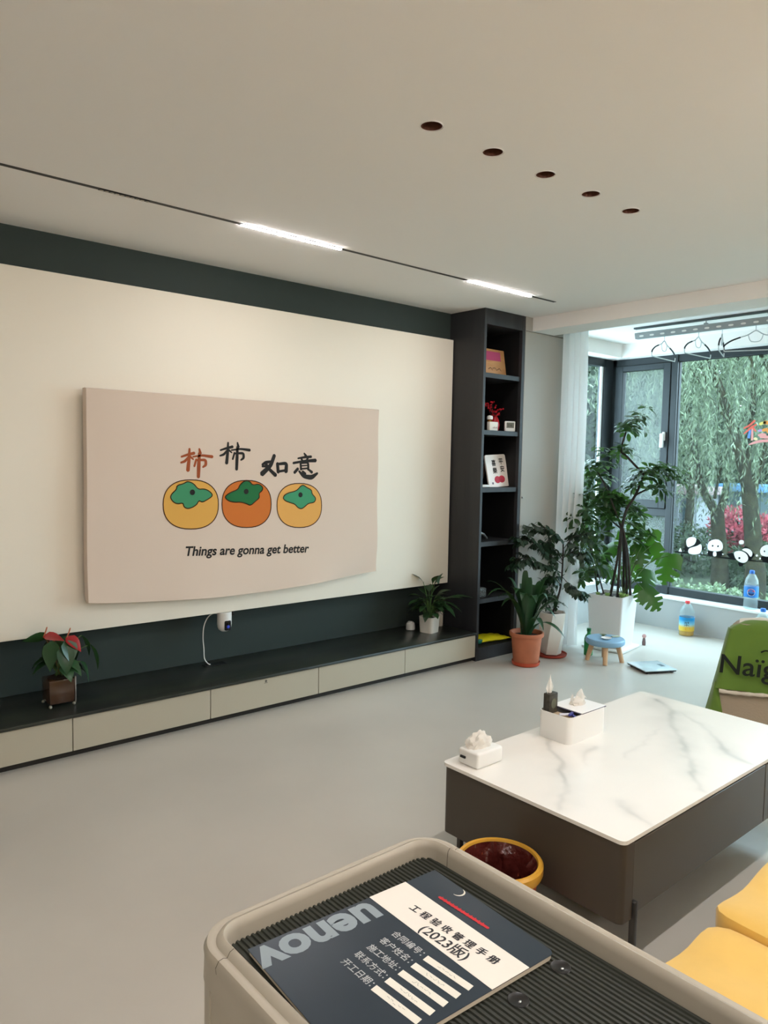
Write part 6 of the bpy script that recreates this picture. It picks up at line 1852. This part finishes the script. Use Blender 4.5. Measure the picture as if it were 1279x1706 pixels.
def throw_front():
    g = G(); N, Mz = 40, 34; vs = []
    for j in range(Mz + 1):
        z = .655 - .375 * j / Mz
        for i in range(N + 1):
            s = i / N * 2 - 1
            hw = back_half(max(z, .02)) + .018 + .02 * max(0, (.35 - z))
            # rounded across: the sides turn back
            k = hw * math.sin(s * math.pi / 2 * .96) / math.sin(math.pi / 2 * .96)
            turn_ = max(0, abs(s) - .72) / .28
            d = -.014 + .16 * (z / .65) + .07 * turn_ ** 2
            if z > .61: d += .05 * ((z - .61) / .045) ** 2
            d -= .010 * math.sin(s * 9 + z * 6) * (.3 + (0.65 - z)) + .006 * noise.noise((s * 5, z * 9, 2))
            vs.append(chl(KC + k, d, z - .02 * (abs(s) ** 2) * (z > .6)))
    fs = [(j * (N + 1) + i, (j + 1) * (N + 1) + i, (j + 1) * (N + 1) + i + 1, j * (N + 1) + i + 1) for j in range(Mz) for i in range(N)]
    g.add(vs, fs, 0, True); return g


def throw_d(k, z):
    return -.022 + .16 * (z / .65)


tf_g = throw_front()
# the tail that hangs lower at the side, with a slanting inner edge
N, Mz = 12, 14; vs = []
for j in range(Mz + 1):
    z = .31 - .19 * j / Mz
    hw = back_half(max(z, .02)) + .017 + .02 * max(0, (.35 - z))
    k0 = -hw; k1 = k0 + .018 + (.31 - z) * .45
    for i in range(N + 1):
        s = i / N; k = k0 + (k1 - k0) * s
        turn_ = max(0, (1 - s) - .6) / .4
        d = -.004 + .16 * (z / .65) + .06 * turn_ ** 2 - .006 * math.sin(s * 5 + z * 20)
        vs.append(chl(KC + k, d, z))
fs = [(j * (N + 1) + i, (j + 1) * (N + 1) + i, (j + 1) * (N + 1) + i + 1, j * (N + 1) + i + 1) for j in range(Mz) for i in range(N)]
tf_g.add(vs, fs, 0, True)
tf = tf_g.build('throw_cloth', GREEN, th)
# top roll-over, cream lining showing
g = G(); N = 40; vs = []
for j in range(7):
    t = j / 6
    for i in range(N + 1):
        s = i / N * 2 - 1
        hw = back_half(.63) - .015
        vs.append(chl(KC + hw * s, .16 + .01 + .13 * t, .640 - .02 * s * s + .022 * math.sin(math.pi * t) + .006 * noise.noise((s * 4, t * 3, 7))))
for j in range(5):
    for i in range(N + 1):
        s = i / N * 2 - 1
        vs.append(chl(KC + (back_half(.6) - .01) * s, .315 - .02 * j, .62 - .02 * s * s - .06 * (j + 1)))
fs = [(j * (N + 1) + i, (j + 1) * (N + 1) + i, (j + 1) * (N + 1) + i + 1, j * (N + 1) + i + 1) for j in range(11) for i in range(N)]
g.add(vs, fs, 0, True)
lab(g.build('throw_lining', SHERPA, th), 'cream lining over the top')
g = G()
hem = [chl(KC + k * 1.04, throw_d(k, .275) - .006 - .012 * math.sin(k * 20) * 0, .276 - .006 * math.sin((k + .3) * 14)) for k in [(-.245 + .49 * i / 24) for i in range(25)]]
g.tube(hem, [.010 + .002 * math.sin(i * 2.1) for i in range(25)], 10)
lab(g.build('sherpa_hem', SHERPA, th), 'cream fleece hem')
g = G()
tu = rgt; tv_ = Vector((0, 0, 1)) + fwd * .246
vs, fs = text_mesh('Naïg', .165, bold=.0015, shear=.06)
x0 = min(p.x for p in vs)
pts = []
for p in vs:
    k = -.098 + (p.x - x0) * .92; z = .372 + p.y * .85
    pts.append(chl(k, -.040 + .16 * (z / .65) - .004, z))
g.add(pts, fs)
lab(g.build('lettering', mat('throw_ink', '151C14', rough=.9), tf), 'black handwritten lettering')
g = G()
for k0, z0 in ((.10, .50),):
    P = [chl(k0 + .05 * t / 6, -.042 + .16 * (z0 / .65), z0 + .012 * math.sin(t / 6 * math.pi)) for t in range(7)]
    g.tube(P, .004, 6)
g.build('face_stroke', mat('throw_ink', '151C14', rough=.9), tf)
# ---------------------------------------------------------------- garden outside
GZ = -0.62
struct(G().box(6.75, 60, -30, 60, GZ - .2, GZ).build('garden_ground', mat('garden_soil_grass', '3C4632', rough=.95, var=.3, vscale=1.2)))
MBARK = mat('mossy_bark', '2E2C1E', rough=.95, spec=.2, var=.45, vscale=7, bump=.8, bscale=25)
WLEAF = leaf_mat('willow_leaf', '5A6650', rough=.6, island=.8, translucent=.3, tcolor='7A8868')
BLEAF = leaf_mat('broad_leaf', '36452F', rough=.6, island=.6, translucent=.25, tcolor='4E6340')
VLEAF = leaf_mat('variegated_leaf', '66785A', rough=.6, island=.8, translucent=.25, tcolor='7E906A')
PLEAF = leaf_mat('pink_leaf', 'A04450', rough=.6, island=.4, translucent=.25, tcolor='B85A62')


def quad_leaf(g, p, d, n, L, W):
    s = d.cross(n)
    if s.length < 1e-4: s = d.orthogonal()
    s = s.normalized() * W / 2
    g.add([p, p + d * L * .45 + s, p + d * L, p + d * L * .45 - s], [(0, 1, 2, 3)])


def rv(): return Vector((random.uniform(-1, 1), random.uniform(-1, 1), random.uniform(-1, 1)))


def willow(name, label, key, n_strand, spread, zr, seed):
    random.seed(seed)
    limbs = TREE_LIMBS[key]
    base = limbs[0][1][0]
    t = thing(name, label, 'tree', (base[0], base[1], GZ), 'willow trees outside the window')
    gt = G(); ends = []
    for nme, s in limbs:
        P = [Vector(q[:3]) for q in s]; R = [q[3] * .56 for q in s]
        if nme == 'trunk': P = [Vector((P[0].x, P[0].y, GZ - .02))] + P; R = [R[0] * 1.15] + R
        sp = smooth_pts(P, 5); rr = [R[min(int(i / 5), len(R) - 1)] * (1 - (i % 5) / 5) + R[min(int(i / 5) + 1, len(R) - 1)] * ((i % 5) / 5) for i in range(len(sp))]
        gt.tube(sp, rr, 12)
        if nme != 'trunk':
            ends += sp[2:]
            # the limb goes on upward, branching
            top = sp[-1]; dirn = (sp[-1] - sp[-4]).normalized()
            for k in range(3):
                e = top + (dirn + rv() * .6 + Vector((0, 0, .3))) * random.uniform(1.0, 2.2)
                bp = smooth_pts([top, (top + e) / 2 + Vector((0, 0, .2)), e], 4)
                gt.tube(bp, [R[-1] * (1 - .8 * i / len(bp)) for i in range(len(bp))], 8); ends += bp
    gt.build('trunk', MBARK, t)
    gl = G(); gs = G()
    for k in range(n_strand):
        o = random.choice(ends) + Vector((random.gauss(0, spread), random.gauss(0, spread), random.uniform(-.1, .9)))
        if o.z < zr[0]: o.z = random.uniform(zr[0], zr[1])
        L = random.uniform(.5, 1.5); sway = rv() * .25; sway.z = 0
        m = int(L / .055); prev = o
        for i in range(m):
            f = (i + 1) / m
            p = o + sway * math.sin(f * 2.0) + Vector((0, 0, -L * f * f * .6 - L * f * .4))
            for s in range(2):
                d = (Vector((0, 0, -1)) + rv() * .75).normalized()
                quad_leaf(gl, p + rv() * .03, d, rv(), random.uniform(.07, .12), random.uniform(.014, .022))
            prev = p
    gl.build('foliage', WLEAF, t)
    return t


willow('willow_tree', 'mossy willow with a thick forked trunk above the sprawled panda sticker', 'T1', 520, .75, (1.7, 3.2), 1)
willow('willow_tree', 'willow with a low forked trunk between the two upright panda stickers', 'T2', 480, .8, (1.7, 3.4), 2)
willow('willow_tree', 'thin grey willow beside the dark window mullion', 'T3', 420, .9, (1.5, 3.6), 3)


def bush(name, label, cat, c, r, n, leafm, size, group, seed, trunk=True, kind=None):
    random.seed(seed)
    t = thing(name, label, cat, (c[0], c[1], GZ), group)
    g = G()
    for k in range(n):
        d = rv()
        while d.length > 1 or d.length < .05: d = rv()
        rad = d.length ** .35; d.normalize()
        lump = 1 + .25 * noise.noise(d * 2.6 + Vector((seed, 0, 0)))
        p = Vector((c[0] + d.x * r[0] * rad * lump, c[1] + d.y * r[1] * rad * lump, c[2] + d.z * r[2] * rad * lump))
        if p.z < GZ + .03: continue
        quad_leaf(g, p, (rv() + d * .5 + Vector((0, 0, -.3))).normalized(), (d + rv() * .8), size * random.uniform(.7, 1.3), size * random.uniform(.4, .6))
    g.build('foliage', leafm, t)
    if trunk:
        g = G()
        top = Vector((c[0], c[1], c[2] + r[2] * .3))
        g.tube(smooth_pts([(c[0], c[1], GZ - .02), (c[0] + .1, c[1], (GZ + c[2]) / 2), top], 5), max(.03, r[2] * .045), 9)
        for k in range(5):
            e = Vector((c[0], c[1], c[2])) + Vector((random.uniform(-.6, .6) * r[0], random.uniform(-.6, .6) * r[1], random.uniform(0, .5) * r[2]))
            g.tube([Vector((c[0], c[1], c[2] - r[2] * .4)), e], max(.012, r[2] * .02), 6)
        g.build('trunk', MBARK, t)
    return t


SHG = 'shrubs close outside the window'
for i, (x, y, zz, rx, ry, rz, lb_) in enumerate((
    (8.3, 4.35, -.28, .50, .42, .42, 'pale variegated shrub just outside the window beside the mullion'),
    (8.5, 3.92, -.30, .48, .40, .42, 'pale variegated shrub just outside the window below the upright panda sticker'),
    (8.4, 3.25, -.30, .5, .34, .40, 'pale variegated shrub just outside the window behind the soda bottle'),
    (8.3, 4.95, -.25, .5, .45, .44, 'pale variegated shrub outside the casement below the transom'))):
    bush('shrub', lb_, 'shrub', (x, y, zz), (rx, ry, rz), 2200, VLEAF, .06, SHG, 20 + i)
bush('pink_shrub', 'pink flowering shrub seen between the two willow trunks', 'shrub', (15.0, 6.62, .25), (.7, .42, .48), 1600, PLEAF, .10, 'pink shrubs in the garden', 31)
bush('pink_shrub', 'pink flowering shrub beyond the thick forked willow', 'shrub', (15.0, 6.05, .22), (.7, .36, .34), 1400, PLEAF, .10, 'pink shrubs in the garden', 32)
for i, (x, y, zz, rx, ry, rz, lb_) in enumerate((
    (16.5, 6.3, -.25, 1.0, 1.3, .55, 'low green shrub beneath the pink flowers'), (14.0, 7.0, -.2, .8, .7, .5, 'low green shrub behind the forked willow trunk'),
    (13.5, 8.0, -.1, .9, .8, .7, 'green shrub in front of the white pavilion'), (13.0, 5.3, -.3, .6, .5, .5, 'green shrub below the pale pink flowers'))):
    bush('garden_shrub', lb_, 'shrub', (x, y, zz), (rx, ry, rz), 1800, BLEAF, .10, 'green shrubs further out', 40 + i)
TG = 'trees closing the garden'
for i, (x, y, zz, rx, ry, rz, lb_) in enumerate((
    (20, 8.6, 3.6, 2.2, 2.2, 3.4, 'leafy tree closing the garden behind the forked willows'), (22, 10.8, 3.8, 2.4, 2.4, 3.8, 'leafy tree behind the white pavilion'),
    (20, 12.4, 3.2, 2.2, 2.2, 3.6, 'leafy tree seen through the screened casement'), (14.5, 9.6, 2.6, 1.7, 1.6, 3.0, 'leafy tree filling the narrow side window'),
    (12.0, 9.2, 1.6, 1.3, 1.2, 2.2, 'small leafy tree outside the narrow side window'), (24, 7.6, 3.4, 2.6, 2.4, 3.6, 'leafy tree far beyond the lettering sticker'), (17.5, 11.6, 1.8, 1.6, 1.6, 2.2, 'low leafy tree beyond the corner of the bay'), (27, 14.0, 4.5, 3.2, 3.0, 4.6, 'tall leafy tree rising behind the pavilion'), (28, 17.5, 4.5, 3.2, 3.0, 4.6, 'tall leafy tree far beyond the corner of the bay'), (28, 10.5, 4.4, 3.0, 3.0, 4.6, 'tall leafy tree rising behind the kiosk'),
    (21, 5.4, 3.2, 2.2, 2.2, 3.4, 'leafy tree across the lawn, next beyond the lettering sticker'), (20, 1.0, 3.0, 2.2, 2.4, 3.2, 'leafy tree across the lawn facing the second window pane'), (8.4, 11.0, 2.8, 1.8, 1.7, 3.2, 'leafy tree standing close beyond the bay side window'))):
    bush('garden_tree', lb_, 'tree', (x, y, zz), (rx, ry, rz), 8500, BLEAF, .22, TG, 60 + i)

# low white pavilion and a blue-edged kiosk among the trees
pv = thing('garden_pavilion', 'low white garden pavilion with a pale pink roof edge beyond the willows', 'building', (16.4, 8.4, GZ))
PW = mat('white_render', '9EA2A6', rough=.8); PK = mat('pale_pink_roof', 'A58F8E', rough=.8)
G().box(16.0, 17.6, 7.95, 9.2, GZ, .84).build('wall', PW, pv)
G().rbox(15.8, 17.8, 7.75, 9.4, .84, 1.02, .02, 2).build('roof', PK, pv)
for y in (7.98, 8.3, 8.62): G().rbox(15.86, 15.98, y, y + .10, GZ, .84, .01, 1).build('column', PW, pv)
for y in (8.1, 8.44): G().box(15.985, 16.0, y, y + .17, GZ + .05, .70).build('window', mat('dark_window', '5E747C', rough=.2), pv)
kk_ = thing('garden_kiosk', 'grey garden kiosk with a light blue fascia between the willow trunks', 'building', (17.5, 7.5, GZ))
G().box(17.0, 18.2, 7.0, 8.05, GZ, .92).build('wall', mat('grey_panel', '4C5A5C', rough=.7), kk_)
G().rbox(16.9, 18.3, 6.9, 8.15, .92, 1.08, .02, 2).build('fascia', mat('light_blue_fascia', '5A86AE', rough=.5), kk_)
G().box(16.96, 17.0, 7.1, 7.45, .2, .8).build('window', mat('pale_window', 'A7BDBB', rough=.2), kk_)
G().box(16.94, 17.0, 7.0, 8.05, .02, .06).build('rail', PW, kk_)
